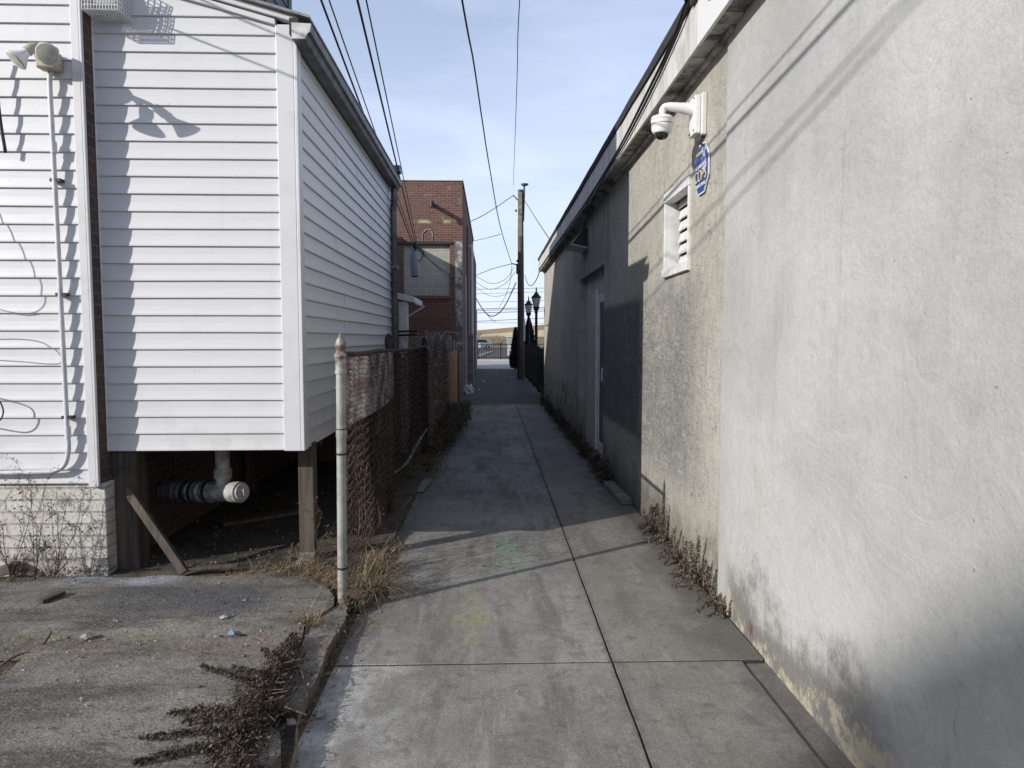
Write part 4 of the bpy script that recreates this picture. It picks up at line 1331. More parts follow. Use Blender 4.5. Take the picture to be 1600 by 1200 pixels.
ins = empty('cable_anchor', (1.2, 4.15, 3.68), 'black cable clamp knot on the roof edge where the wires gather', 'clamp')
b = MB()
b.tube(catmull([(1.19, 4.05, 3.70), (1.17, 4.15, 3.735), (1.19, 4.27, 3.70)], 5), 0.03, 8)
b.tube(catmull([(1.20, 4.1, 3.67), (1.16, 4.2, 3.69), (1.20, 4.33, 3.65)], 5), 0.022, 8)
b.build('clamp', M['black'], ins, smooth=True)
MB().box(1.195, 1.222, 4.1, 4.26, 3.58, 3.70).build('bracket', M['dark_metal'], ins)

# ------------------------------------------------------------------ fixtures on the white house
fl = empty('floodlight', (-2.72, 4.43, 3.24), 'twin-bulb floodlight on the white siding beside the brick strip', 'floodlight')
b = MB().box(-2.745, -2.625, 4.36, 4.445, 3.215, 3.32)
bx = b.build('junction_box', M['beige'], fl, bevel=0.012)
b = MB().lathe((-2.685, 4.36, 3.30), [(0, 0.058), (0.018, 0.058), (0.03, 0.05)], 18, (0, -1, 0.15))
b.build('cover', M['beige'], fl, smooth=True)


def flood(j, d, s=1.0):
    d = Vector(d).normalized()
    j = Vector(j)
    h = MB().tube(catmull([(-2.685, 4.33, 3.32), Vector((-2.685, 4.29, 3.335)).lerp(j, 0.5), j], 5), 0.014, 8)
    h.lathe(j - d * 0.01, [(0, 0.026), (0.05 * s, 0.028), (0.052 * s, 0.022)], 14, d)
    hh = h.build('lamp_holder', M['beige'], fl, smooth=True)
    q = j + d * 0.035
    MB().lathe(q, [(0, 0.022), (0.03, 0.026), (0.075, 0.056), (0.088, 0.062)], 20, d).build('reflector', M['bulb_white'], hh, smooth=True)
    MB().lathe(q + d * 0.088, [(0, 0.062), (0.008, 0.056), (0.013, 0.03), (0.015, 0.002)], 20, d).build('lens', M['bulb'], hh, smooth=True)


flood((-2.685, 4.25, 3.285), (-0.52, -0.42, -0.75))
flood((-2.575, 4.27, 3.275), (0.22, -0.85, -0.48))

cd = empty('electrical_conduit', (-2.69, 4.42, 0.73), 'pale conduit running down the white siding and bending left at the bottom', 'conduit')
cp_ = [(-2.695, 4.435, 3.23)] + [(-2.695 + 0.002 * i, 4.415, 3.15 - 0.24 * i) for i in range(10)] + [(-2.673, 4.415, 0.93), (-2.678, 4.415, 0.86), (-2.70, 4.415, 0.79), (-2.75, 4.415, 0.752), (-2.83, 4.415, 0.742), (-3.2, 4.415, 0.737), (-4.2, 4.415, 0.735)]
MB().tube(catmull(cp_, 4), 0.0145, 10).build('tube', M['pipe'], cd, smooth=True)
for (x, z) in ((-2.686, 2.55), (-2.68, 1.85), (-2.675, 1.08)):
    MB().box(x - 0.03, x + 0.035, 4.405, 4.45, z, z + 0.018).build('clip', M['dark_metal'], cd)
for (x, z) in ((-2.688, 2.72), (-2.674, 0.96)):
    MB().lathe((x, 4.415, z), [(0, 0.019), (0.07, 0.019)], 10).build('coupling', M['pipe'], cd, smooth=True)

vg = empty('vent_guard', (-2.37, 4.5, 3.55), 'white wire-mesh vent guard at the top of the extension siding', 'vent guard')
b = MB()
gx0, gx1, gy0, gy1, gz0, gz1 = -2.475, -2.262, 4.40, 4.55, 3.575, 3.80
for i in range(13):
    x = gx0 + (gx1 - gx0) * i / 12
    b.tube([(x, gy0, gz1), (x, gy0, gz0), (x, gy1, gz0)], 0.0035, 4)
for i in range(9):
    z = gz0 + (gz1 - gz0) * i / 8
    b.tube([(gx0, gy1, z), (gx0, gy0, z), (gx1, gy0, z), (gx1, gy1, z)], 0.0035, 4)
for i in range(7):
    y = gy0 + (gy1 - gy0) * i / 6
    b.tube([(gx0, y, gz1), (gx0, y, gz0), (gx1, y, gz0), (gx1, y, gz1)], 0.0035, 4)
b.build('cage', M['white_metal'], vg)
b = MB().prism([(4.557, 3.62), (4.557, 3.80), (4.50, 3.80), (4.44, 3.66), (4.44, 3.62)], 'x', -2.43, -2.30)
b.build('vent_hood', M['old_white'], vg, bevel=0.006)

wire('hanging_cable', catmull([(-3.01, 4.40, 3.3), (-3.003, 4.40, 3.10), (-2.99, 4.40, 2.9), (-2.975, 4.41, 2.72)], 6), 0.0095, 'black cable end hanging on the left house siding', None)
wire('cable_loop', catmull([(-3.3, 4.38, 1.28), (-3.12, 4.37, 1.24), (-3.05, 4.36, 1.20), (-3.03, 4.36, 1.12), (-3.09, 4.36, 1.06), (-3.3, 4.37, 1.09)], 6), 0.0045, 'thin black wire loop sticking out of the white siding at left edge', None)
wire('cable_loop', catmull([(-3.6, 4.36, 1.62), (-3.3, 4.28, 1.72), (-3.2, 4.2, 1.75), (-3.17, 4.16, 1.66), (-3.3, 4.25, 1.6), (-3.6, 4.36, 1.55)], 6), 0.0035, 'black wire loop just outside the left edge of the photo', None)
wire('cable_loop', catmull([(-3.5, 4.36, 2.9), (-3.42, 4.2, 2.5), (-3.35, 4.12, 2.2), (-3.36, 4.12, 2.02), (-3.45, 4.2, 1.96), (-3.6, 4.36, 2.0)], 6), 0.0035, 'long black wire drooping beside the left house corner, mostly out of view', None)

# ------------------------------------------------------------------ chain-link fence
fe = empty('chain_link_fence', (-0.865, 6.5, 0.05), 'rusty chain-link fence along the alley with a pale round corner post in front', 'fence')
FX = -0.86
b = MB().tube([(-0.867, 3.947, 0.06), (-0.855, 3.947, 1.40)], 0.0275, 16)
cpst = b.build('post', M['galv'], fe, smooth=True)
b = MB().lathe((-0.8545, 3.947, 1.385), [(0, 0.034), (0.02, 0.034), (0.022, 0.030), (0.09, 0.031), (0.095, 0.036), (0.11, 0.036), (0.115, 0.030), (0.13, 0.024), (0.15, 0.030), (0.175, 0.030), (0.20, 0.020), (0.225, 0.006), (0.232, 0.003)], 16)
b.build('finial', M['galv'], cpst, smooth=True)
for z in (0.255, 0.92, 1.06, 1.30):
    MB().lathe((-0.8665 + 0.0085 * z, 3.947, z), [(0, 0.0305), (0.012, 0.0305)], 14).build('tie_band', M['dark_metal'] if z != 1.30 else M['galv'], cpst, smooth=True)
MB().lathe((-0.857, 3.947, 1.02), [(0, 0.031), (0.045, 0.031)], 14).build('sleeve', M['galv'], cpst, smooth=True)
for (y, zt) in ((6.03, 1.52), (9.22, 1.50)):
    q = MB().tube([(FX - 0.03, y, -0.02), (FX - 0.03, y, zt)], 0.03, 12).build('post', M['rust_wire'], fe, smooth=True)
    MB().lathe((FX - 0.03, y, zt), [(0, 0.034), (0.05, 0.036), (0.09, 0.028), (0.11, 0.008)], 12).build('finial', M['rust_wire'], q, smooth=True)
rl = catmull([(FX, 3.95, 1.495), (FX + 0.01, 4.6, 1.485), (FX, 5.3, 1.49), (FX, 6.03, 1.48), (FX + 0.02, 7.0, 1.475), (FX, 8.2, 1.48), (FX, 9.22, 1.49)], 6)
MB().tube(rl, 0.017, 8).build('top_rail', M['rust_wire'], fe, smooth=True)


_frnd = random.Random(401)


def chain(mb, y0, y1, zb, zt, d, r, x0, bow, seed):
    n = int((y1 - y0) / d)
    for i in range(n):
        y = y0 + i * d
        zz = zb(y) if callable(zb) else zb
        z = zt - 0.028 * _frnd.random()
        pts = []
        jx = 0.012 * mnoise.noise(Vector((i * 5.1, seed, 4)))
        k = 0
        while z > zz:
            yy = y + (d if k % 2 else 0)
            bx_ = x0 + jx + bow * mnoise.noise(Vector((yy * 0.9, z * 1.1, seed))) + (0.0065 if (k + i) % 2 else -0.0065)
            pts.append((bx_, yy + 0.012 * mnoise.noise(Vector((yy * 1.3, z * 1.7, seed + 3))), z + 0.02 * mnoise.noise(Vector((yy * 2, 0, seed)))))
            z -= d * 0.92
            k += 1
        if len(pts) > 1: mb.tube(pts, r, 3, False)


b = MB()
chain(b, 3.98, 6.02, lambda y: 0.10 + 0.05 * (y - 4) + 0.05 * mnoise.noise(Vector((y * 3, 0, 0))), 1.48, 0.032, 0.0026, FX, 0.035, 1)
b.build('wire_mesh', M['rust_wire'], fe)
b = MB()
chain(b, 6.05, 9.22, lambda y: 0.36 + 0.04 * mnoise.noise(Vector((y * 3, 0, 0))), 1.47, 0.032, 0.0028, FX, 0.05, 2)
chain(b, 6.06, 9.2, 0.42, 1.45, 0.038, 0.0025, FX - 0.03, 0.05, 3)
b.build('wire_mesh', M['rust_wire'], fe)
b = MB()
for k in range(13):
    z0 = 1.475 - k * 0.032
    nn = 90
    pts = []
    for i in range(nn * 2):
        y = 3.99 + 2.02 * i / (nn * 2)
        pts.append((FX + 0.012 + 0.006 * math.cos(i * math.pi) + 0.01 * mnoise.noise(Vector((y * 2, z0, 4))), y, z0 - 0.02 * math.sin((y - 3.95) * 1.5) + (0.013 if i % 2 else -0.013) + 0.006 * mnoise.noise(Vector((y * 3, z0 * 9, 0)))))
    b.tube(pts, 0.0027, 3, False)
b.build('patched_mesh', M['zinc_wire'], fe)
b = MB()
r = random.Random(61)
for _ in range(46):
    y = r.uniform(4.1, 9.1)
    z = r.uniform(0.05, 0.5) if y < 6 else r.uniform(0.3, 0.9)
    pts = [(FX + r.gauss(0, .02), y, z)]
    for k in range(6): pts.append((FX + r.gauss(0.005, .022), pts[-1][1] + r.gauss(0, .06), min(1.5, pts[-1][2] + r.uniform(-.02, .2))))
    b.tube(catmull(pts, 3), 0.0028, 3, False)
b.build('dead_vine_stems', M['twig'], fe)
b = MB()
for _ in range(1500):
    y = r.uniform(4.1, 9.2)
    z = r.uniform(0.1, 1.5)
    if mnoise.noise(Vector((y * 1.6, z * 2.2, 8))) < 0.02: continue
    leaf_face(b, (FX + r.gauss(0.005, .018), y, z), r.uniform(0.006, 0.014), r)
b.build('dead_vine_leaves', M['dead_leaf'], fe)
MB().tube(catmull([(FX, 6.1, 0.40), (FX + 0.02, 6.9, 0.36), (FX + 0.01, 7.8, 0.38), (FX, 9.2, 0.40)], 5), 0.016, 6).build('bottom_strip', M['zinc_wire'], fe)


# ------------------------------------------------------------------ leaves, blades, stems
def weed(name, base, stems, label, cat='weed', group=None, leafm='dead_leaf', stemm='twig', ls=0.012, per=70, spread=0.022, r0=0.003, seed=0):
    """stems: list of point lists (world); leaves crowd along each stem"""
    r = random.Random(seed)
    t = empty(name, base, label, cat, group)
    st, lf = MB(), MB()
    for pts in stems:
        c = catmull(pts, 6)
        st.tube(c, [r0 * (1 - 0.6 * i / len(c)) for i in range(len(c))], 4)
        k = int(per * sum((Vector(c[i + 1]) - Vector(c[i])).length for i in range(len(c) - 1)) / 0.3)
        for _ in range(k):
            q = r.random() ** 0.9
            i = min(len(c) - 2, int(q * (len(c) - 1)))
            p = Vector(c[i]).lerp(Vector(c[i + 1]), r.random())
            w = spread * (1.15 - 0.7 * q)
            p += Vector((r.gauss(0, w), r.gauss(0, w), r.gauss(0, w)))
            if p.z < 0.004: p.z = 0.004 + r.random() * 0.01
            leaf_face(lf, p, ls * r.uniform(0.6, 1.4), r)
    st.build('stem', M[stemm], t)
    lf.build('leaves', M[leafm], t)
    return t


def blade(mb, p, d, l, w, r, droop=1.0):
    p = Vector(p)
    d = Vector(d).normalized()
    sd = d.cross(Vector((0, 0, 1)))
    if sd.length < 0.1: sd = Vector((1, 0, 0))
    sd.normalize()
    vs, fs = [], []
    n = 6
    q = p.copy()
    for i in range(n + 1):
        t = i / n
        ww = w * (1 - t * 0.85)
        vs += [q - sd * ww, q + sd * ww]
        q = q + d * (l / n)
        if q.z < 0.006: q.z = 0.006
        d = (d + Vector((r.gauss(0, 0.08), r.gauss(0, 0.08), -0.16 * droop))).normalized()
    for i in range(n): fs.append((2 * i, 2 * i + 1, 2 * i + 3, 2 * i + 2))
    mb.add(vs, fs)


def tuft(name, c, n, length, label, group=None, mat='straw', rad=0.05, up=0.9, w=0.0022, seed=0, bias=(0, 0), droop=1.0, cat='grass'):
    r = random.Random(seed)
    b = MB()
    for _ in range(n):
        a = r.uniform(0, 6.283)
        q = rad * math.sqrt(r.random())
        u = r.gauss(0, 0.55)
        v = r.gauss(0, 0.55)
        blade(b, (c[0] + q * math.cos(a), c[1] + q * math.sin(a), c[2]), (u + bias[0], v + bias[1], r.uniform(0.3, 1.0) * up), length * r.uniform(0.45, 1.15), w * r.uniform(0.6, 1.5), r, droop)
    return tag(b.build(name, M[mat]), label, cat, group)


# dead weeds along the foot of the right wall
r = random.Random(3)
def wallweed(y, nst, h, seed, label, lie=0.35):
    rr = random.Random(seed)
    stems = []
    for i in range(nst):
        yy = y + rr.uniform(-0.16, 0.16)
        x = WX - 0.02 - rr.random() * 0.02
        hh = h * rr.uniform(0.45, 1.0)
        if rr.random() < lie:     # fallen over the path
            l = rr.uniform(0.05, 0.20)
            stems.append([(x, yy, 0.0), (x - l * 0.4, yy - 0.03, 0.07), (x - l, yy - rr.uniform(0.0, 0.16), rr.uniform(0.012, 0.06))])
        else:
            ty = yy - rr.uniform(-0.02, 0.14)
            stems.append([(x, yy, 0.0), (x - 0.03, (yy + ty) / 2, hh * 0.5), (x - 0.02 + rr.uniform(-0.03, 0.005), ty, hh)])
    return weed('dead_weed', (WX - 0.03, y, 0), stems, label, 'weed', 'dead weeds along the right wall', 'dead_leaf', 'twig', 0.0085, 190, 0.013, 0.003, seed)


wallweed(5.62, 13, 0.22, 11, 'low brown dead weed at the lit edge of the wall shadow', 0.6)
wallweed(5.22, 11, 0.36, 12, 'tall spiky brown dead weed leaning on the tan wall', 0.35)
wallweed(4.85, 9, 0.26, 13, 'bushy brown dead weed, between the tallest one and the grey render', 0.5)
wallweed(4.52, 10, 0.34, 14, 'dead weed with thin upright stems just beyond the grey render', 0.4)
wallweed(4.22, 9, 0.24, 15, 'dead weed sprawling onto the path where the tan wall ends', 0.55)
wallweed(3.95, 6, 0.16, 16, 'nearest and smallest dead weed, at the foot of the grey render', 0.4)
for i, y in enumerate((7.6, 8.2, 9.3, 10.2, 11.0, 12.0, 13.1, 14.2, 15.2, 16.3)):
    rr = random.Random(40 + i)
    stems = []
    for _ in range(13):
        x = WX - 0.03 - 0.12 * rr.random()
        yy = y + rr.uniform(-0.2, 0.2)
        stems.append([(x, yy, 0), (x - rr.uniform(0.0, 0.05), yy + rr.uniform(-0.1, 0.1), 0.1), (x - rr.uniform(-0.02, 0.14), yy + rr.uniform(-0.2, 0.2), rr.uniform(0.02, 0.14 + 0.018 * y))])
    place = ['before the doorway, nearest of the row', 'at the near side of the doorway', 'in front of the storm door', 'by the plywood infill', 'just past the doorway', 'a little beyond the doorway', 'halfway from doorway to the wall end', 'second but one from the far wall end', 'next to last before the far wall end', 'at the far end of the tan wall'][i]
    weed('dead_weed', (WX - 0.05, y, 0), stems, 'dark weed clump ' + place, 'weed', 'dark weeds on the shaded wall foot', 'dark_leaf', 'twig', 0.016, 60, 0.035, 0.004, 40 + i)

# dark heap of dead weeds across the yard slab and kerb
Z = 0.085
def S(px, py, z=Z): return gz(px, py, z)
heap = [
    ('largest dark heap of dead weeds on the slab, with long arms to the left', [
        [S(445, 1085), S(400, 1075) + Vector((0, 0, .06)), S(325, 1045) + Vector((0, 0, .03))],
        [S(430, 1060), S(390, 1050) + Vector((0, 0, .08)), S(345, 1030) + Vector((0, 0, .05))],
        [S(440, 1045), S(410, 1040) + Vector((0, 0, .07)), S(365, 1022) + Vector((0, 0, .03))],
        [S(440, 1100), S(380, 1095) + Vector((0, 0, .07)), S(325, 1085) + Vector((0, 0, .02))],
        [S(435, 1110), S(360, 1120) + Vector((0, 0, .07)), S(275, 1118) + Vector((0, 0, .02))],
        [S(435, 1100), S(410, 1075) + Vector((0, 0, .12)), S(375, 1060) + Vector((0, 0, .10))],
        [S(450, 1070), S(440, 1050) + Vector((0, 0, .10)), S(420, 1020) + Vector((0, 0, .04))],
        [S(455, 1050), S(450, 1030) + Vector((0, 0, .08)), S(432, 1010) + Vector((0, 0, .02))],
        [S(430, 1120), S(400, 1110) + Vector((0, 0, .10)), S(370, 1100) + Vector((0, 0, .07))],
        [S(420, 1090), S(400, 1080) + Vector((0, 0, .09)), S(350, 1075) + Vector((0, 0, .08))]]),
    ('dark dead weeds trailing left at the bottom of the slab', [
        [S(410, 1150), S(340, 1150) + Vector((0, 0, .05)), S(232, 1157) + Vector((0, 0, .02))],
        [S(400, 1170), S(320, 1178) + Vector((0, 0, .05)), S(222, 1196) + Vector((0, 0, .02))],
        [S(405, 1160), S(350, 1160) + Vector((0, 0, .08)), S(290, 1160) + Vector((0, 0, .04))],
        [S(390, 1190), S(340, 1195) + Vector((0, 0, .06)), S(280, 1215) + Vector((0, 0, .03))],
        [S(395, 1195), S(360, 1200) + Vector((0, 0, .07)), S(330, 1220) + Vector((0, 0, .03))],
        [S(430, 1130), S(380, 1130) + Vector((0, 0, .09)), S(300, 1132) + Vector((0, 0, .03))],
        [S(420, 1140), S(395, 1150) + Vector((0, 0, .09)), S(360, 1165) + Vector((0, 0, .06))],
        [S(400, 1180), S(385, 1195) + Vector((0, 0, .07)), S(345, 1225) + Vector((0, 0, .03))]]),
]
for i, (lab, stems) in enumerate(heap):
    stems = [[Vector((q.x - 0.03, q.y, Z + (q.z - Z) * 0.5)) for q in st_] for st_ in stems]
    keep = stems[:1] + stems[4:6] + stems[6:7] if i == 0 else stems[:2] + stems[5:7]
    keep = keep + [[q[0] for q in keep]]
    weed('dead_weed', stems[0][0] * 1.0, keep, lab, 'weed', 'dark dead weeds on the slab', 'dark_leaf', 'twig', 0.0065, 760, 0.0115, 0.004, 70 + i)
b = MB()
r = random.Random(5)
axis_ = [Vector(S(470, 1000)), Vector(S(455, 1040)), Vector(S(430, 1080)), Vector(S(405, 1120)), Vector(S(390, 1170)), Vector(S(375, 1225))]
wid = [0.03, 0.07, 0.115, 0.12, 0.10, 0.09]
for _ in range(8200):
    t = r.random() * (len(axis_) - 1)
    k = int(t)
    c = axis_[k].lerp(axis_[k + 1], t - k)
    w_ = wid[k] + (wid[k + 1] - wid[k]) * (t - k)
    off = r.gauss(0, 0.55)
    lump = 0.6 + 0.6 * mnoise.noise(Vector((c.x * 9 + off, c.y * 9, 3)))
    x = c.x - 0.04 + off * w_
    h_ = 0.085 * max(0.0, 1 - abs(off) / 1.3) * max(0.15, lump)
    p = (min(x, -0.80), c.y + r.gauss(0, 0.04), 0.082 + h_ * r.random() ** 0.6)
    leaf_face(b, p, r.choice((0.004, 0.005, 0.007, 0.011)) * r.uniform(0.7, 1.2), r)
tag(b.build('leaf_litter', M['dark_leaf']), 'crumbled dark leaves lying under the weed heap', 'leaf litter', kind='stuff')
b = MB()
for _ in range(46):
    c = Vector(S(450, 1040)).lerp(Vector(S(395, 1190)), r.random()) + Vector((r.gauss(-.06, .05), r.gauss(0, .07), r.uniform(0.01, .04)))
    a = r.uniform(0, 6.28)
    l = r.uniform(0.04, 0.11)
    if c.x + math.cos(a) * l > -0.82: continue
    b.tube([c, c + Vector((math.cos(a) * l, math.sin(a) * l, r.uniform(-.01, .03)))], r.uniform(0.0015, 0.003), 4)
tag(b.build('twigs', M['twig']), 'bare broken twigs mixed through the weed heap', 'twigs', kind='stuff')
wire('stalk', catmull([S(470, 1112, .03), S(464, 1135, .02), S(462, 1170, .02), S(455, 1200, .02), S(450, 1230, .02)], 5), 0.007, 'thick dry stalk lying in the gap along the path edge', None, 'twig_pale', 'stalk')
wire('stalk', catmull([S(445, 1105, .09), S(465, 1112, .07), S(480, 1118, .05)], 5), 0.0045, 'short pale broken stalk across the kerb gap', None, 'twig_pale', 'stalk')

# dry straw by the corner post and fence
tuft('dry_grass', (-0.97, 3.62, 0.07), 90, 0.20, 'pale dry grass tuft growing from the slab crack', 'dry grass tufts', 'straw', 0.05, 0.8, 0.0021, 1, (-0.25, -0.1), 1.2)
tuft('dry_grass', (-0.74, 4.22, 0.04), 210, 0.34, 'tallest pale dry grass tuft, right of the corner post', 'dry grass tufts', 'straw', 0.10, 0.9, 0.0026, 2, (0.3, -0.1), 1.5)
tuft('dry_grass', (-0.78, 4.62, 0.04), 200, 0.28, 'dry grass tuft at the fence foot, second behind the post', 'dry grass tufts', 'straw', 0.12, 0.8, 0.0026, 3, (0.2, 0), 1.5)
tuft('dry_grass', (-0.98, 4.36, 0.06), 300, 0.24, 'flattened straw left of the corner post, before the crawl space', 'dry grass tufts', 'straw', 0.16, 0.35, 0.0026, 4, (-0.1, 0), 1.3)
tuft('dry_grass', (-1.22, 4.46, 0.07), 300, 0.22, 'flattened straw at the foot of the right timber stilt', 'dry grass tufts', 'straw', 0.18, 0.3, 0.0024, 5, (-0.1, 0), 1.3)
tuft('dry_grass', (-1.48, 4.44, 0.07), 220, 0.18, 'thin straw spreading along the slab back edge', 'dry grass tufts', 'straw', 0.18, 0.22, 0.0022, 6, (-0.1, 0), 1.3)
tuft('dry_grass', (-0.72, 5.1, 0.03), 70, 0.2, 'small straw tuft beside the concrete patch', 'dry grass tufts', 'straw', 0.1, 0.6, 0.0026, 8, (0.1, 0), 1.4)
tuft('green_weed', (-0.83, 3.93, 0.02), 150, 0.09, 'little green weed at the foot of the corner post', 'green weeds', 'moss', 0.06, 1.0, 0.0035, 9, (0.1, 0), 0.8, 'weed')
tuft('green_weed', (-0.80, 4.45, 0.04), 140, 0.10, 'little green weed under the fence mesh', 'green weeds', 'moss', 0.08, 1.0, 0.0035, 10, (0, 0), 0.8, 'weed')
# brown litter among the straw
b = MB()
for _ in range(2600):
    x, y = r.choice([(r.uniform(-1.75, -0.85), r.gauss(4.47, 0.09)), (r.gauss(-0.8, 0.05), r.uniform(3.5, 7.0)), (r.gauss(-0.82, 0.07), r.uniform(6.0, 16)), (r.uniform(-3.4, -2.5), r.gauss(4.36, 0.07)), (r.gauss(-0.78, 0.03), r.uniform(2.2, 4.0)), (r.gauss(-2.6, 0.3), r.gauss(3.15, 0.12)), (r.gauss(WX - 0.05, 0.03), r.uniform(4.0, 17))])
    z = 0.045 if x < -0.80 else 0.012
    if x < -2.0: z = 0.092 if y > 3.5 else -0.04
    leaf_face(b, (min(x, WX - 0.03), y, z + abs(r.gauss(0, 0.012))), r.uniform(0.006, 0.016), r)
tag(b.build('leaf_litter', M['litter']), 'brown leaf crumbs along the kerb, fence and wall feet', 'leaf litter', kind='stuff')

# scrub along the fence further up the alley
for i, (x, y, h, n_) in enumerate(((-0.78, 8.0, 0.2, 10), (-0.72, 9.6, 0.36, 16), (-0.68, 10.6, 0.48, 18), (-0.66, 11.7, 0.52, 18), (-0.68, 12.9, 0.42, 16), (-0.64, 14.0, 0.3, 14), (-0.62, 15.2, 0.22, 12))):
    rr = random.Random(90 + i)
    stems = []
    for _ in range(n_):
        xx, yy = x + rr.uniform(-0.22, 0.12), y + rr.uniform(-0.5, 0.5)
        hh = h * rr.uniform(0.4, 1.0)
        stems.append([(xx, yy, 0), (xx + rr.uniform(-.05, .08), yy, hh * 0.6), (xx + rr.uniform(-.1, .22), yy + rr.uniform(-.2, .1), hh * rr.uniform(0.6, 1.0))])
    place = ['under the far chain-link section', 'just past the chain-link fence', 'against the near part of the block wall', 'against the middle of the block wall', 'against the far part of the block wall', 'by the pale post', 'by the rusty sheet'][i]
    weed('scrub', (x, y, 0), stems, 'dark brown scrub ' + place, 'bush', 'scrub along the left of the alley', 'scrub', 'twig', 0.02, 75, 0.05, 0.005, 90 + i)
b = MB()
for _ in range(420):
    x, y = r.uniform(-0.85, 0.2) if r.random() < .6 else r.uniform(0.9, 1.35), r.gauss(16.7, 0.25)
    blade(b, (x, y, 0.0), (r.gauss(0, 1), r.gauss(0, 1), 0.3), r.uniform(0.06, 0.2), 0.005, r, 1.3)
tag(b.build('dry_grass', M['straw']), 'scattered straw where the concrete path meets the asphalt', 'straw', kind='stuff')


# thin dead plants in front of the white brick
def twigplant(base, h, seed, label, lean=(0, 0)):
    rr = random.Random(seed)
    t = empty('dead_plant', base, label, 'plant', 'thin dead plants before the white brick base')
    st, lf = MB(), MB()
    def grow(p, d, l, rad, lev):
        pts = [p]
        q = Vector(p)
        d = Vector(d).normalized()
        for i in range(5):
            q = q + d * (l / 5)
            d = (d + Vector((rr.gauss(0, .12), rr.gauss(0, .06), rr.gauss(-0.02, .08)))).normalized()
            pts.append(q.copy())
        st.tube(pts, [rad * (1 - 0.13 * i) for i in range(6)], 4)
        for i in range(1, 6):
            if lev < 2 and rr.random() < 0.75:
                grow(pts[i], (d + Vector((rr.gauss(0, .9), rr.gauss(-.1, .3), rr.uniform(-.1, .6)))), l * rr.uniform(0.25, 0.5), rad * 0.55, lev + 1)
            for _ in range(2 if lev else 1):
                if rr.random() < 0.6: leaf_face(lf, pts[i] + Vector((rr.gauss(0, .006), rr.gauss(0, .006), rr.gauss(0, .006))), rr.uniform(.004, .010), rr)
    for k in range(3):
        grow(Vector(base) + Vector((rr.uniform(-.004, .004), rr.uniform(-.004, .004), 0)), (rr.gauss(lean[0], .3), lean[1], 1), h * rr.uniform(0.6, 1), 0.0032, 0)
    st.build('stem', M['twig'], t)
    lf.build('leaves', M['dead_leaf'], t)


twigplant((-3.03, 4.36, 0.08), 0.68, 201, 'tallest thin dead plant, standing before the white brick at the left edge', (0.12, 0))
twigplant((-2.86, 4.33, 0.08), 0.55, 202, 'thin dead plant with a curved top before the white brick', (0.1, 0))
twigplant((-2.76, 4.36, 0.08), 0.42, 203, 'short thin dead plant, the nearest to the brick corner', (0.35, 0))
twigplant((-2.98, 4.28, 0.08), 0.34, 204, 'low dead plant bending right over the slab edge', (0.8, 0))
twigplant((-1.12, 4.45, 0.06), 0.36, 205, 'sparse pale-stemmed dead plant between right stilt and corner post', (0.3, 0))

# ------------------------------------------------------------------ small things lying about
def rock(name, p, s, mat, label, cat, group=None, flat=0.6, seed=0):
    bm = bmesh.new()
    bmesh.ops.create_icosphere(bm, subdivisions=2, radius=1)
    for v in bm.verts:
        k = 1 + 0.35 * mnoise.noise(v.co * 1.4 + Vector((seed, 0, 0)))
        v.co = Vector((v.co.x * s * k, v.co.y * s * 0.8 * k, max(v.co.z, -0.5) * s * flat * k))
    me = bpy.data.meshes.new(name)
    bm.to_mesh(me)
    bm.free()
    me.materials.append(M[mat])
    o = bpy.data.objects.new(name, me)
    o.location = p
    COL.objects.link(o)
    return tag(o, label, cat, group)


rock('stone', S(500, 1116, 0.012), 0.026, 'sign_yellow' if False else 'stone', 'pale stone on the near path slab beside the kerb', 'stone', None, 0.8, 1)
rock('stone', S(135, 994, 0.09), 0.03, 'stone', 'grey stone at the left end of the slab joint', 'stone', None, 0.6, 2)
rock('stone', S(455, 1128, 0.05), 0.022, 'stone', 'rounded stone in the broken kerb gap', 'stone', None, 0.6, 3)
rock('paper_scrap', S(350, 964, 0.085), 0.024, 'sign_worn_grey', 'crumpled whitish scrap on the slab', 'litter', None, 0.35, 4)
b = MB().prism([(S(356, 992).x, S(356, 992).y), (S(366, 991).x, S(366, 991).y), (S(361, 985).x, S(361, 985).y)], 'z', 0.082, 0.092)
tag(b.build('plastic_chip', M['blue_chip']), 'pale blue triangular chip on the slab joint', 'litter')
b = MB()
r = random.Random(17)
for _ in range(1500):
    if r.random() < 0.72:
        x, y, z = r.uniform(-3.2, -0.85), r.uniform(2.2, 4.35), 0.082
        if r.random() < 0.5: y = r.gauss(3.4, 0.22)
    elif r.random() < 0.6:
        x, y, z = r.gauss(-0.70, 0.05), r.uniform(2.2, 6.0), 0.004
    else:
        x, y, z = r.uniform(-0.7, 1.3), r.uniform(2.3, 9.0), 0.003
    s_ = r.choice([0.002, 0.003, 0.003, 0.004, 0.005, 0.008])
    p = Vector((x, y, z))
    v = [p + Vector((r.uniform(-1, 1), r.uniform(-1, 1), 0)) * s_ * 1.4 for _ in range(3)] + [p + Vector((r.uniform(-.4, .4) * s_, r.uniform(-.4, .4) * s_, s_ * r.uniform(0.8, 1.5)))]
    b.add(v, [(0, 1, 3), (1, 2, 3), (2, 0, 3)])
tag(b.build('gravel', M['stone']), 'grit and tiny pebbles over slab and path', 'gravel', kind='stuff')
b = MB().obox((1.255, 7.35, 0.03), (1.29, 6.48, 0.03), 0.11, 0.05)
tag(b.build('loose_board', M['wood_grey'], bevel=0.006), 'pale board lying at the wall foot past the lit part', 'board')
b = MB().obox(S(62, 940, .095), S(98, 925, .10), 0.05, 0.02)
tag(b.build('wood_scrap', M['wood'], bevel=0.004), 'dark splintered board on the slab near the white brick', 'board')
b = MB().obox(S(0, 892, .10), S(25, 886, .13), 0.10, 0.06)
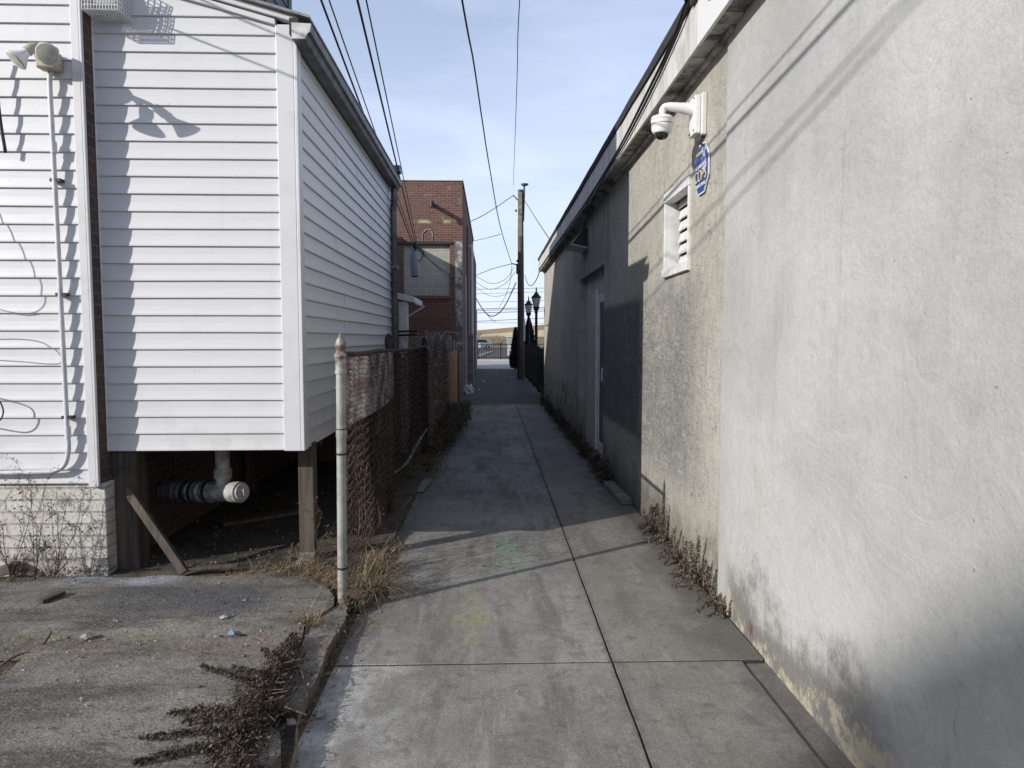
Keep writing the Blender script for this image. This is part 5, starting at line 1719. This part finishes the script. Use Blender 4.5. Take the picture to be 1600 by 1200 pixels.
tag(b.build('wood_scrap', M['wood'], bevel=0.01), 'rotten timber end at the left edge under the dead plants', 'board')
wire('fallen_branch', catmull([S(0, 1040, 0.0), S(30, 1022, .03), S(62, 1012, .06), S(80, 988, .11)], 5), 0.006, 'bare branch sticking out of the hole in the slab', None, 'twig', 'branch')
wire('fallen_branch', catmull([S(612, 800, .02), S(630, 792, .08), S(642, 778, .10)], 5), 0.006, 'pale stick lying at the fence foot', None, 'twig_pale', 'branch')
b = MB().obox(S(655, 768, 0.02), S(668, 750, 0.05), 0.09, 0.02)
tag(b.build('loose_board', M['wood_grey'], bevel=0.004), 'short pale slat on the ground below the fence bottom strip', 'board')
# crumpled bag
bm = bmesh.new()
bmesh.ops.create_icosphere(bm, subdivisions=4, radius=1)
for v in bm.verts:
    n_ = mnoise.fractal(v.co * 1.8, 0.9, 2.1, 4)
    m_ = abs(mnoise.noise(v.co * 4.5))
    k = 1 + 0.35 * n_ - 0.25 * m_
    v.co = Vector((v.co.x * 0.21 * k, v.co.y * 0.20 * k, max(-0.4, v.co.z) * 0.20 * k + 0.07))
me = bpy.data.meshes.new('plastic_bag')
bm.to_mesh(me)
bm.free()
me.materials.append(M['bag'])
o = bpy.data.objects.new('plastic_bag', me)
o.location = gz(730, 615, 0)
COL.objects.link(o)
tag(o, 'crumpled white plastic bag at the left end of the concrete path', 'bag')
for i, (px, py, s_) in enumerate(((755, 596, 0.08), (748, 609, 0.05), (775, 584, 0.05), (800, 589, 0.05))):
    rock('paper_scrap', gz(px, py, 0), s_, 'bag', ['larger pale scrap on the dark asphalt lane', 'small white scrap right of the bag on the asphalt', 'tiny pale scrap in the middle of the far asphalt', 'tiny pale scrap near the pole foot'][i], 'litter', 'paper scraps on the asphalt', 0.4, 20 + i)

# ------------------------------------------------------------------ fences and walls further up the left side
bw = empty('block_wall', (-1.0, 11.9, 0), 'low cinder-block wall overgrown with dry vines beyond the chain-link fence', 'wall')
b = MB().box(-1.09, -0.90, 9.35, 13.55, -0.05, 1.62)
b.box(-1.9, -1.09, 9.35, 9.53, -0.05, 1.60)
b.build('blocks', M['cmu_side'], bw, bevel=0.01)
b = MB()
r = random.Random(31)
for _ in range(5200):
    y = r.uniform(9.3, 13.55)
    z = 1.66 * (1 - r.random() ** 1.5) + r.gauss(0, .03)
    if mnoise.noise(Vector((y * 1.2, z * 1.2, 1))) < -0.12: continue
    leaf_face(b, (-0.893 + abs(r.gauss(0, .03)), y, z), r.uniform(0.012, 0.03), r)
for _ in range(500):
    leaf_face(b, (r.uniform(-1.6, -0.95), 9.34 - abs(r.gauss(0, .03)), r.uniform(0.9, 1.66)), r.uniform(0.012, 0.028), r)
b.build('vine_leaves', M['vine'], bw)
b = MB()
for _ in range(150):
    y = r.uniform(9.4, 13.5)
    pts = [(-0.89, y, 0)]
    for k in range(7): pts.append((-0.89 + r.uniform(0, .05), pts[-1][1] + r.gauss(0, .07), pts[-1][2] + r.uniform(.12, .28)))
    b.tube(pts, 0.005, 3, False)
b.build('vine_stems', M['twig_pale'], bw)
wf_ = empty('board_fence', (-0.95, 17, 0), 'patchwork fence of weathered boards and brown panels before the brick building', 'fence')
MB().box(-0.96, -0.87, 13.6, 13.72, 0, 1.67).build('post', M['old_white'], wf_, bevel=0.006)
for i, (y0, y1, zt, m_) in enumerate(((14.6, 14.95, 1.70, 'wood_grey'), (15.3, 15.8, 1.66, 'wood_grey'), (16.6, 17.1, 1.58, 'wood_grey'))):
    MB().box(-0.93, -0.90, y0, y1, 0, zt).build('picket', M[m_], wf_, bevel=0.005)
MB().box(-0.885, -0.855, 13.8, 17.3, 0.05, 1.30).build('rusty_sheet', M['rust_panel'], wf_, bevel=0.004)
b = MB()
for i in range(8): b.box(-0.85 - 0.003 * (i % 2), -0.815, 17.35 + i * 0.245, 17.35 + i * 0.245 + 0.238, 0.03, 1.30 - 0.03 * (i % 3))
b.build('brown_panel', M['wood_brown'], wf_, bevel=0.004)
b = MB().tube([(-0.94, 13.8, 1.72), (-0.92, 16.5, 1.74), (-0.90, 19.2, 1.73)], 0.012, 5)
b.build('rail', M['dark_metal'], wf_)

# ------------------------------------------------------------------ two-storey brick building
BX, BY, BZ = -0.80, 19.37, 5.93
bb = empty('brick_building', (-4.0, 26, 0), 'two-storey red brick building with a blocked-up window on the left of the alley', 'building')
wx0, wx1, wz0, wz1 = -2.43, -1.15, 2.79, 4.20
b = MB()
for (x0, x1, z0, z1) in ((-9, wx0, -0.05, BZ), (wx1, BX, -0.05, BZ), (wx0, wx1, -0.05, wz0), (wx0, wx1, wz1, BZ)):
    b.quad((x0, BY, z0), (x1, BY, z0), (x1, BY, z1), (x0, BY, z1))
for (p, q) in (((wx0, wz0), (wx1, wz0)), ((wx1, wz0), (wx1, wz1)), ((wx1, wz1), (wx0, wz1)), ((wx0, wz1), (wx0, wz0))):
    b.quad((p[0], BY, p[1]), (q[0], BY, q[1]), (q[0], BY + 0.2, q[1]), (p[0], BY + 0.2, p[1]))
b.build('front_wall', M['brick_red'], bb)
b = MB()
b.quad((BX, BY, -0.05), (BX, 31.0, -0.05), (BX, 31.0, BZ), (BX, BY, BZ))
b.quad((BX, 31.0, -0.05), (BX, 37.0, -0.05), (BX, 37.0, 5.55), (BX, 31.0, 5.55))
b.quad((BX, 31.0, 5.55), (BX, 31.0, BZ), (-9, 31.0, BZ), (-9, 31.0, 5.55))
b.quad((BX, 37.0, -0.05), (-9, 37.0, -0.05), (-9, 37.0, 5.55), (BX, 37.0, 5.55))
for y in (22.6, 26.8, 30.9): b.box(BX - 0.0, BX + 0.05, y, y + 0.45, 0, 5.2)
b.build('side_wall', M['brick_side'], bb)
b = MB()
b.quad((-9, BY + 0.02, BZ - 0.02), (BX - 0.02, BY + 0.02, BZ - 0.02), (BX - 0.02, 31, BZ - 0.02), (-9, 31, BZ - 0.02))
b.quad((-9, 31, 5.53), (BX - 0.02, 31, 5.53), (BX - 0.02, 37, 5.53), (-9, 37, 5.53))
b.build('roof', M['roof'], bb)
b = MB().box(-9, BX + 0.03, BY - 0.03, BY + 0.28, BZ - 0.005, BZ + 0.055)
b.build('parapet_cap', M['sign_white'], bb, bevel=0.006)
b = MB().box(-0.99, BX + 0.03, BY + 0.281, 31.0, BZ - 0.005, BZ + 0.045)
b.build('parapet_cap', M['dark_metal'], bb, bevel=0.006)
MB().box(wx0, wx1, BY + 0.10, BY + 0.19, wz0, wz1).build('blocked_window', M['cmu'], bb)
MB().box(-2.75, -1.08, BY - 0.035, BY + 0.0, wz1 + 0.0, wz1 + 0.075).build('lintel', M['dark_metal'], bb)
MB().box(wx0 - 0.06, wx1 + 0.06, BY - 0.05, BY + 0.0, wz0 - 0.09, wz0 - 0.004).build('sill', M['brick_side'], bb)
MB().box(-1.0, BX - 0.003, BY - 0.012, BY, 0.0, 4.28).build('render_patch', M['soffit'], bb)
b = MB().tube([(-1.6, BY + 0.05, 5.27), (-1.6, BY - 0.48, 5.24)], 0.06, 10)
b.tube([(-1.6, BY - 0.48, 5.28), (-1.6, BY - 0.49, 5.12)], 0.062, 10)
b.build('roof_drain_spout', M['dark_metal'], bb, smooth=True)
b = MB().tube([(-1.9, BY - 0.012, 4.28), (-1.9, BY - 0.012, 4.48), (-1.8, BY - 0.012, 4.6), (-1.68, BY - 0.012, 4.6), (-1.62, BY - 0.012, 4.48), (-1.62, BY - 0.012, 4.28)], 0.012, 5)
b.build('old_conduit', M['soffit'], bb)
b = MB().tube(catmull([(BX, 24.3, 4.78), (BX + 0.09, 24.3, 4.80), (BX + 0.12, 24.3, 4.70), (BX + 0.12, 24.3, 4.0), (BX + 0.12, 24.3, 0.1)], 5), 0.06, 10)
b.build('drain_pipe', M['pipe'], bb, smooth=True)
MB().tube([(BX + 0.05, 20.6, 3.4), (BX + 0.05, 20.6, 0.1)], 0.022, 6).build('conduit', M['pipe'], bb)
MB().tube([(BX + 0.06, 34.0, 3.0), (BX + 0.06, 34.0, 0.1)], 0.05, 6).build('conduit', M['pipe'], bb)
b = MB().box(BX, BX + 0.03, 35.8, 36.9, 0.0, 1.6)
b.build('side_panel', M['grey_box'], bb)
for (y0, y1) in ((25.6, 26.4), (28.2, 29.6), (32.5, 33.6)):
    MB().box(BX + 0.0, BX + 0.012, y0, y1, 2.9, 4.3).build('side_window', M['grey_dark_siding'], bb)
MB().obox((BX + 0.09, 22.0, 0.0), (BX + 0.07, 22.4, 1.75), 0.03, 0.28, (1, 0, 0)).build('leaning_board', M['wood_grey'], bb)

# ------------------------------------------------------------------ wires
PY = 27.51
PX = 1.15
def W3(px, py, y): return gy(px, py, y)
SPL = Vector((-1.52, 14.0, 3.42))
for i, (p0, p1, lab) in enumerate((((-0.924, 0, 4.129), SPL + Vector((-.03, 0, 0)), 'leftmost thick overhead wire crossing the extension gutter'),
                                  ((-0.85, 0, 4.10), SPL + Vector((0.0, 0, 0.01)), 'thin overhead wire just right of the leftmost one'),
                                  ((-0.539, 0, 3.949), SPL + Vector((0.02, 0, 0.02)), 'third overhead wire from the left, thick'),
                                  ((-0.485, 0, 4.02), SPL + Vector((0.05, 0, 0.03)), 'thin overhead wire twined beside the third thick one'))):
    p0 = Vector(p0)
    d = (p1 - p0)
    far = p0 - d * (9.0 / 14.0)
    wire('overhead_wire', sag(far, p1, 0.03, 30), 0.0085 if i in (0, 2) else 0.0055, lab, 'overhead wires')
cC = [W3(722, 0, 8.0), W3(740, 97, 10), W3(753, 185, 12.5), W3(765, 262, 15.5), W3(782, 355, 20.5), W3(800, 414, 27.3)]
c0 = cC[0] + (cC[0] - cC[1])
wire('overhead_wire', catmull([c0 + Vector((-.6, -9, 1.2)), c0 + Vector((-.25, -3.5, .7))] + cC, 8), 0.012, 'single overhead wire sweeping down across the sky to the pole', 'overhead wires')
cD = [W3(812, 0, 9.5), W3(808, 120, 12.5), W3(805, 210, 17), W3(802, 290, 27.3)]
wire('overhead_wire', catmull([cD[0] + Vector((0.1, -12, 1.6)), cD[0] + Vector((0.05, -4, .75))] + cD, 8), 0.007, 'thin nearly vertical overhead wire meeting the pole top', 'overhead wires')
# service drops that reach the house front above the frame and shade the grey wall
for i, (x0, z0, k, lab) in enumerate(((-2.95, 3.93, -0.19, 'service cable dropping to the white house front, lower'), (-2.9, 4.18, -0.144, 'service cable dropping to the white house front, upper'))):
    wire('service_cable', [(x0, 4.42, z0), (x0, -2.0, z0 - k * 6.42), (x0, -15, z0 - k * 17)], 0.0065, lab, 'service cables to the white house')
# splice point before the brick building
sp_ = empty('splice_box', (-1.53, 14.0, 2.8), 'grey canister hanging from the overhead wires before the blocked window', 'splice box')
cxy = W3(648, 392, 14.0)
b = MB().lathe((cxy.x, cxy.y, cxy.z - 0.52), [(0, 0.05), (0.02, 0.085), (0.28, 0.085), (0.44, 0.08), (0.50, 0.06), (0.51, 0.02)], 14, (-0.05, 0, 1))
b.build('canister', M['grey_box'], sp_, smooth=True)
b = MB().tube(catmull([SPL, Vector((cxy.x + 0.01, 14, cxy.z + 0.14)), Vector((cxy.x, 14, cxy.z - 0.02))], 5), 0.014, 6)
b.tube(catmull([SPL + Vector((-.15, -1, .05)), Vector((cxy.x - 0.12, 14, cxy.z + 0.1)), Vector((cxy.x - 0.02, 14, cxy.z - 0.02))], 5), 0.011, 6)
b.tube(catmull([SPL + Vector((.04, 0, 0)), Vector((cxy.x + 0.17, 14, cxy.z + 0.0)), Vector((cxy.x + 0.14, 14, cxy.z - 0.16)), Vector((cxy.x + 0.05, 14, cxy.z - 0.2))], 5), 0.011, 6)
b.build('cable_tails', M['black'], sp_, smooth=True, auto=False)
b = MB().lathe(SPL - Vector((0, 0, .05)), [(0, 0.02), (0.03, 0.05), (0.13, 0.04), (0.16, 0.01)], 8)
b.build('clamp', M['black'], sp_)
wire('overhead_wire', sag(SPL, (BX + 0.02, BY + 0.3, 3.25), 0.1), 0.010, 'wire running from the canister to the brick corner', 'overhead wires')
wire('overhead_wire', sag(SPL + Vector((0.05, 0, 0)), (BX + 0.1, 24.1, 3.6), 0.25), 0.008, 'slack wire from the canister to the white drain pipe', 'overhead wires')
b = None
for i, (pts, rr, lab) in enumerate((
    ([(735, 346, 25), (752, 338, 25.5), (775, 324, 26.5), (801, 306, PY)], 0.014, 'upper wire from the brick side wall up to the pole'),
    ([(738, 377, 27), (760, 372, 24), (782, 366, 20)], 0.009, 'short wire from the brick wall to the sweeping wire'),
    ([(744, 430, 34), (770, 420, 31), (800, 412, PY)], 0.014, 'wire from the far brick corner rising to the pole crook'),
    ([(744, 432, 34), (768, 443, 31), (790, 436, 29), (803, 418, PY)], 0.010, 'slack wire loop below the pole crook'),
    ([(744, 441, 34), (765, 452, 31), (788, 444, 29), (805, 425, PY)], 0.010, 'second slack wire loop below the pole crook'),
    ([(744, 448, 34), (762, 461, 31), (784, 462, 29), (805, 452, PY)], 0.009, 'third slack wire loop below the pole crook'),
    ([(744, 466, 34), (752, 480, 32), (760, 490, 31), (770, 494, 30), (783, 486, 29), (795, 466, 28.3), (806, 442, PY)], 0.022, 'thick drooping cable bundle between brick corner and pole'),
    ([(750, 477, 32), (760, 490, 31.5), (766, 497, 31), (774, 503, 30.5)], 0.012, 'loose tail of the drooping cable bundle'),
    ([(800, 414, PY), (797, 440, PY), (790, 462, 28.2), (780, 480, 29)], 0.009, 'thin tie wire falling from the pole crook to the bundle'),
    ([(820, 430, PY), (825, 444, 24), (831, 446, 21), (838, 437, 19), (843, 425, 17.8)], 0.012, 'sagging wire from the pole to the stucco building corner'),
    ([(817, 309, PY), (835, 338, 23), (858, 373, 17)], 0.012, 'wire from the pole top down to the stucco roof edge'))):
    wire('pole_wire', catmull([W3(*p) for p in pts], 6), rr, lab, 'wires at the utility pole', None, 'cable', 5)
for i, (pyl, pyr, rr) in enumerate(((452, 450, 0.025), (459, 456, 0.02), (472, 470, 0.02), (483, 480, 0.035), (485, 483, 0.03), (489, 486, 0.035), (502, 497, 0.03), (504, 505, 0.02))):
    p, q = W3(745, pyl, 85), W3(852, pyr, 85)
    d = q - p
    wire('street_wire', [p - d * 5, p, q, q + d * 5], rr, 'utility wire crossing behind the street, ' + ['topmost', 'second from top', 'third from top', 'fourth from top', 'fifth from top', 'sixth from top', 'next to lowest', 'lowest'][i], 'utility wires across the street', None, 'cable', 4)

# ------------------------------------------------------------------ pole, lamps, iron fence, cedars
pole = empty('utility_pole', (PX, PY, 0), 'tall dark wooden utility pole with a small lamp at its top', 'utility pole')
b = MB().tube([(PX + 0.02, PY, -0.1), (PX + 0.02, PY, 2), (PX, PY, 7.42)], [0.15, 0.14, 0.105], 14)
sh = b.build('shaft', M['wood_pole'], pole, smooth=True)
MB().box(PX - 0.10, PX + 0.05, PY - 0.13, PY - 0.095, 5.6, 7.3).build('pale_conduit', M['wood_grey'], sh)
b = MB().tube(catmull([(PX + 0.11, PY, 6.2), (PX + 0.14, PY, 7.2), (PX + 0.14, PY, 7.6)], 4), 0.035, 8)
lm = b.build('lamp_bracket', M['dark_metal'], pole, smooth=True)
MB().lathe((PX + 0.16, PY - 0.05, 7.56), [(0, 0.06), (0.03, 0.13), (0.08, 0.16), (0.10, 0.05), (0.12, 0.01)], 14).build('lamp_head', M['grey_box'], lm, smooth=True)
b = MB().box(PX + 0.10, PX + 0.19, PY - 0.10, PY + 0.02, 1.5, 2.35)
b.build('meter_box', M['pale_box'] if 'pale_box' in M else M['old_white'], pole, bevel=0.01)
b = MB().box(PX - 0.17, PX - 0.10, PY - 0.05, PY + 0.05, 4.15, 4.55)
b.build('crook', M['dark_metal'], pole, bevel=0.01)
MB().tube([(PX - 0.08, PY, 7.0), (PX - 0.3, PY, 7.22)], 0.022, 6).build('insulator_arm', M['dark_metal'], pole)
MB().tube([(PX - 0.1, PY, 4.5), (PX - 0.33, PY, 4.56)], 0.025, 6).build('insulator_arm', M['dark_metal'], pole)
b = MB().lathe((PX - 0.13, PY - 0.08, 4.6), [(0, 0.02), (0.05, 0.045), (0.1, 0.02)], 8)
b.lathe((PX - 0.18, PY - 0.08, 6.55), [(0, 0.02), (0.05, 0.045), (0.1, 0.02)], 8)
b.build('insulator', M['dark_metal'], pole, smooth=True)


def street_lamp(x, y, h, label):
    t = empty('street_lamp', (x, y, 0), label, 'street lamp', 'lantern street lamps')
    MB().lathe((x, y, 0), [(0, 0.17), (0.25, 0.15), (0.3, 0.09), (0.9, 0.07), (h - 1.05, 0.05), (h - 1.0, 0.075), (h - 0.95, 0.05), (h - 0.9, 0.10), (h - 0.78, 0.13)], 14).build('pole', M['iron'], t, smooth=True)
    MB().lathe((x, y, h - 0.78), [(0, 0.11), (0.30, 0.175), (0.34, 0.17)], 8).build('lantern', M['lamp_glass'], t)
    MB().lathe((x, y, h - 0.44), [(0, 0.20), (0.03, 0.20), (0.10, 0.13), (0.2, 0.06), (0.24, 0.025), (0.34, 0.03), (0.40, 0.012), (0.44, 0.003)], 12).build('cap', M['iron'], t, smooth=True)
    b = MB()
    for k in range(4):
        a = k * math.pi / 2 + 0.4
        b = MB().tube([(x + .115 * math.cos(a), y + .115 * math.sin(a), h - .78), (x + .18 * math.cos(a), y + .18 * math.sin(a), h - .44)], 0.012, 4)
        b.build('frame_bar', M['iron'], t)


street_lamp(1.745, 27.0, 3.62, 'taller nearer lantern street lamp at the corner of the stucco building')
street_lamp(1.715, 32.0, 3.58, 'smaller farther lantern street lamp above the cedar, right of the pole')

fn = empty('iron_fence', (1.4, 26, 0), 'black iron picket fence running along the alley past the stucco building', 'fence')
b = MB()
y = 18.3
while y < 35.5:
    b.box(1.385, 1.405, y, y + 0.02, 0.05, 1.32)
    y += 0.115
b.build('pickets', M['iron'], fn)
for z in (0.2, 1.15): MB().box(1.38, 1.41, 18.2, 35.6, z, z + 0.04).build('rail', M['iron'], fn)
for y in (18.15, 20.6, 23.0, 25.4, 27.9, 30.3, 32.8, 35.4): MB().box(1.36, 1.43, y, y + 0.07, 0, 1.38).build('post', M['iron'], fn, bevel=0.006)
MB().box(1.44, 1.48, 18.1, 20.2, 0.05, 1.28).build('panel', M['dark_metal'], fn)


def cedar(x, y, h, wd, n, label, seed):
    t = empty('cedar_tree', (x, y, 0), label, 'tree', 'clipped dark evergreens')
    MB().tube([(x, y, -0.05), (x, y, h * 0.8)], [0.06, 0.015], 7).build('trunk', M['bark'], t)
    r = random.Random(seed)
    b = MB()
    for _ in range(n):
        z = h * (0.04 + 0.96 * r.random() ** 1.15)
        q = z / h
        R0 = wd * min(1.0, 0.75 + q * 1.5) * (1 - q) ** 0.62
        a = r.uniform(0, 6.283)
        lump = 1 + 0.28 * mnoise.noise(Vector((math.cos(a) * 1.6, math.sin(a) * 1.6, z * 2.2 + seed)))
        rad = R0 * lump * (r.random() ** 0.4)
        p = Vector((x + rad * math.cos(a), y + rad * math.sin(a), z))
        up = Vector((math.cos(a) * 0.5, math.sin(a) * 0.5, 1)).normalized()
        s_ = r.uniform(0.04, 0.10)
        w_ = up.cross(Vector((r.gauss(0, 1), r.gauss(0, 1), r.gauss(0, 1)))).normalized() * s_ * 0.35
        b.add([p - w_, p + w_, p + up * s_ + w_ * 0.3, p + up * s_ - w_ * 0.3], [(0, 1, 2, 3)])
    b.build('crown', M['cedar'], t)


cedar(1.80, 33.4, 2.55, 0.5, 5200, 'taller dark clipped cedar behind the iron fence, right of the pole', 3)
cedar(1.25, 35.8, 2.15, 0.38, 4200, 'shorter dark cedar just left of the pole', 8)

# ------------------------------------------------------------------ beyond the street
gt = empty('iron_gate', (0, 50, 0.14), 'black iron gate and railing across the far side of the street', 'gate')
b = MB()
x = -6.0
while x < 6:
    b.box(x, x + 0.036, 49.98, 50.02, 0.2, 1.26)
    x += 0.125
b.build('bars', M['iron'], gt)
for z in (0.24, 0.92, 1.18): MB().box(-6, 6, 49.98, 50.02, z, z + 0.04).build('rail', M['iron'], gt)
for x in (-3.5, -1.02, 0.62, 2.0, 4.5): MB().box(x, x + 0.09, 49.95, 50.05, 0.1, 1.36).build('post', M['iron'], gt)
b = MB()
for k in range(9):
    y = 52.5 + k * 2.8
    b.obox((-1.35 + 0.16 * k, y, 0.17), (-1.22 + 0.16 * k, y + 2.5, 0.17), 0.2, 0.15)
tag(b.build('kerb', M['street']), 'pale concrete kerb line running back through the parking lot', kind='structure')
bo = empty('booth', (2.0, 62, 0.1), 'small pale booth with a pink sign in the parking lot', 'booth')
MB().box(1.42, 3.2, 61, 63, 0.10, 1.15).build('wall', M['booth_wall'], bo, bevel=0.02)
MB().box(1.40, 3.22, 60.98, 63.02, 1.152, 1.78).build('upper_wall', M['booth_top'], bo, bevel=0.02)
MB().box(1.32, 3.3, 60.9, 63.1, 1.79, 1.86).build('roof', M['white_metal'], bo, bevel=0.01)
MB().box(1.78, 2.25, 60.955, 60.995, 0.75, 1.16).build('pink_sign', M['pink'], bo)
MB().obox((1.75, 60.8, 0.1), (1.95, 60.9, 0.55), 0.4, 0.03, (0, 1, 0)).build('ramp_board', M['booth_wall'], bo)


def car(x, y, label, mat, s=1.0):
    t = empty('parked_car', (x, y, 0.1), label, 'car', 'parked cars in the lot')
    prof = [(-2.2, 0.35), (-2.25, 0.75), (-2.1, 0.95), (-1.1, 1.02), (-0.4, 1.46), (1.1, 1.5), (1.8, 1.02), (2.2, 0.95), (2.25, 0.4), (2.0, 0.28), (-2.0, 0.28)]
    b = MB().prism([(x + a * s, 0.1 + z * s) for a, z in prof], 'y', y - 0.85, y + 0.85)
    bd = b.build('body', M[mat], t, bevel=0.06)
    b = MB().prism([(x + a * s, 0.1 + z * s) for a, z in ((-0.9, 1.03), (-0.35, 1.40), (1.05, 1.43), (1.6, 1.03))], 'y', y - 0.862, y + 0.862)
    b.build('window', M['glass_dark'], bd)
    for wx in (-1.4, 1.4):
        for wy in (-0.8, 0.8):
            w_ = MB().lathe((x + wx * s, y + wy - 0.1, 0.1 + 0.32), [(0, 0.2), (0.01, 0.32), (0.19, 0.32), (0.2, 0.2)], 16, (0, 1, 0)).build('wheel', M['tyre'], t, smooth=True)
            MB().lathe((x + wx * s, y + wy - 0.115 if wy < 0 else y + wy + 0.085, 0.42), [(0, 0.17), (0.03, 0.18)], 12, (0, 1, 0)).build('rim', M['grey_box'], w_)
    for zz in (-0.6, 0.5):
        MB().box(x - 2.27 * s, x - 2.2 * s, y + zz - 0.1, y + zz + 0.2, 0.72, 0.86).build('headlight', M['lamp_glass'], t)


car(-3.6, 88, 'white parked car behind the railing at the left of the lot', 'car')
car(-2.0, 100, 'silver-grey parked car beyond the white one', 'grey_box')
car(-6.5, 94, 'white parked car farther left, hidden by the brick building', 'car')

ov = empty('overpass_ramp', (0, 150, 2), 'long pale concrete ramp with a brown barrier rising to the right in the distance', 'ramp')
A0, A1 = gy(735, 524, 150), gy(870, 509, 150)
dd0 = (A1 - A0)
def ov_z(x, lo, hi): return lo + (hi - lo) * (x - A0.x) / (A1.x - A0.x)
zb = (gy(735, 524.5, 150).z, gy(870, 525.5, 150).z)
zm = (gy(735, 523, 150).z, gy(870, 513, 150).z)
zt = (gy(735, 517, 150).z, gy(870, 505.5, 150).z)
xl, xr = A0.x - 6, A1.x + 60
b = MB().prism([(xl, 0.5), (xr, 0.5), (xr, ov_z(xr, *zm)), (xl, ov_z(xl, *zm))], 'y', 150, 158)
b.build('wall', M['overpass'], ov)
b = MB().prism([(xl, ov_z(xl, *zm) + 0.01), (xr, ov_z(xr, *zm) + 0.01), (xr, ov_z(xr, *zt)), (xl, ov_z(xl, *zt))], 'y', 149.9, 150.3)
b.build('barrier', M['overpass_top'], ov)
b = MB()
for k in range(14):
    x = A0.x + 1 + k * 0.75
    b.box(x, x + 0.32, 149.2, 149.6, 1.9, 2.35)
tag(b.build('guard_rail', M['wood_grey']), 'row of low posts along the foot of the far ramp', 'guard rail')
bs = empty('road_sign', (4.6, 140, 1.4), 'small dark road sign standing before the far ramp', 'sign')
MB().box(4.45, 5.3, 140, 140.05, 2.0, 2.55).build('panel', M['dark_metal'], bs)
MB().box(4.85, 4.92, 140.06, 140.12, 1.0, 2.5).build('post', M['grey_box'], bs)

# bare tree left of the view down the alley
bt = empty('bare_tree', (-3.2, 92, 0.1), 'bare winter tree spreading behind the brick building corner', 'tree')
tr, cr_ = MB(), MB()
r = random.Random(12)
def branch(p, d, l, rad, lev):
    pts, q, d = [p], Vector(p), Vector(d).normalized()
    for i in range(5):
        q = q + d * l / 5
        d = (d + Vector((r.gauss(0, .16), r.gauss(0, .16), r.gauss(0.03, .1)))).normalized()
        pts.append(q.copy())
    (tr if lev == 0 else cr_).tube(pts, [max(0.012, rad * (1 - .12 * i)) for i in range(6)], 4)
    if lev < 4:
        for k in range(5 if lev else 7):
            i = r.randint(2, 5)
            branch(pts[i], d + Vector((r.gauss(0, .9), r.gauss(0, .9), r.uniform(-.2, .7))), l * r.uniform(.5, .75), rad * .5, lev + 1)
branch(Vector((-3.2, 92, 0.1)), (0.05, 0, 1), 2.2, 0.16, 0)
tr.build('trunk', M['bark'], bt)
cr_.build('crown', M['twig_pale'], bt)
# low distant dry brush before the ramp
b = MB()
for _ in range(5000):
    x, y = r.uniform(-14, 24), r.uniform(113, 148)
    z = 0.5 + 1.6 * max(0, (y - 126) / 24)
    if mnoise.noise(Vector((x * .3, y * .1, 0))) < -0.05: continue
    leaf_face(b, (x, y, z + r.uniform(0, .5)), r.uniform(.06, .18), r)
tag(b.build('dry_brush', M['scrub']), 'dry brush covering the bank below the far ramp', 'brush', kind='stuff')

# tall building across the street behind the viewer: its roof line shades the near grey wall
tb = empty('apartment_block', (-20, -24, 0), 'tall plain brick block across the street behind the camera, outside the photo', 'building')
MB().box(-27.6, -12, -32, -16, -0.05, 15.0).build('wall', M['brick_far'], tb)
b = MB().box(-27.7, -11.9, -32.1, -15.9, 15.0, 15.12)
b.build('roof', M['roof'], tb)
for i in range(6):
    for j in range(4):
        MB().box(-26.6 + i * 2.4, -25.4 + i * 2.4, -15.999, -15.95, 1.5 + j * 3.4, 3.2 + j * 3.4).build('window', M['glass_dark'], tb)
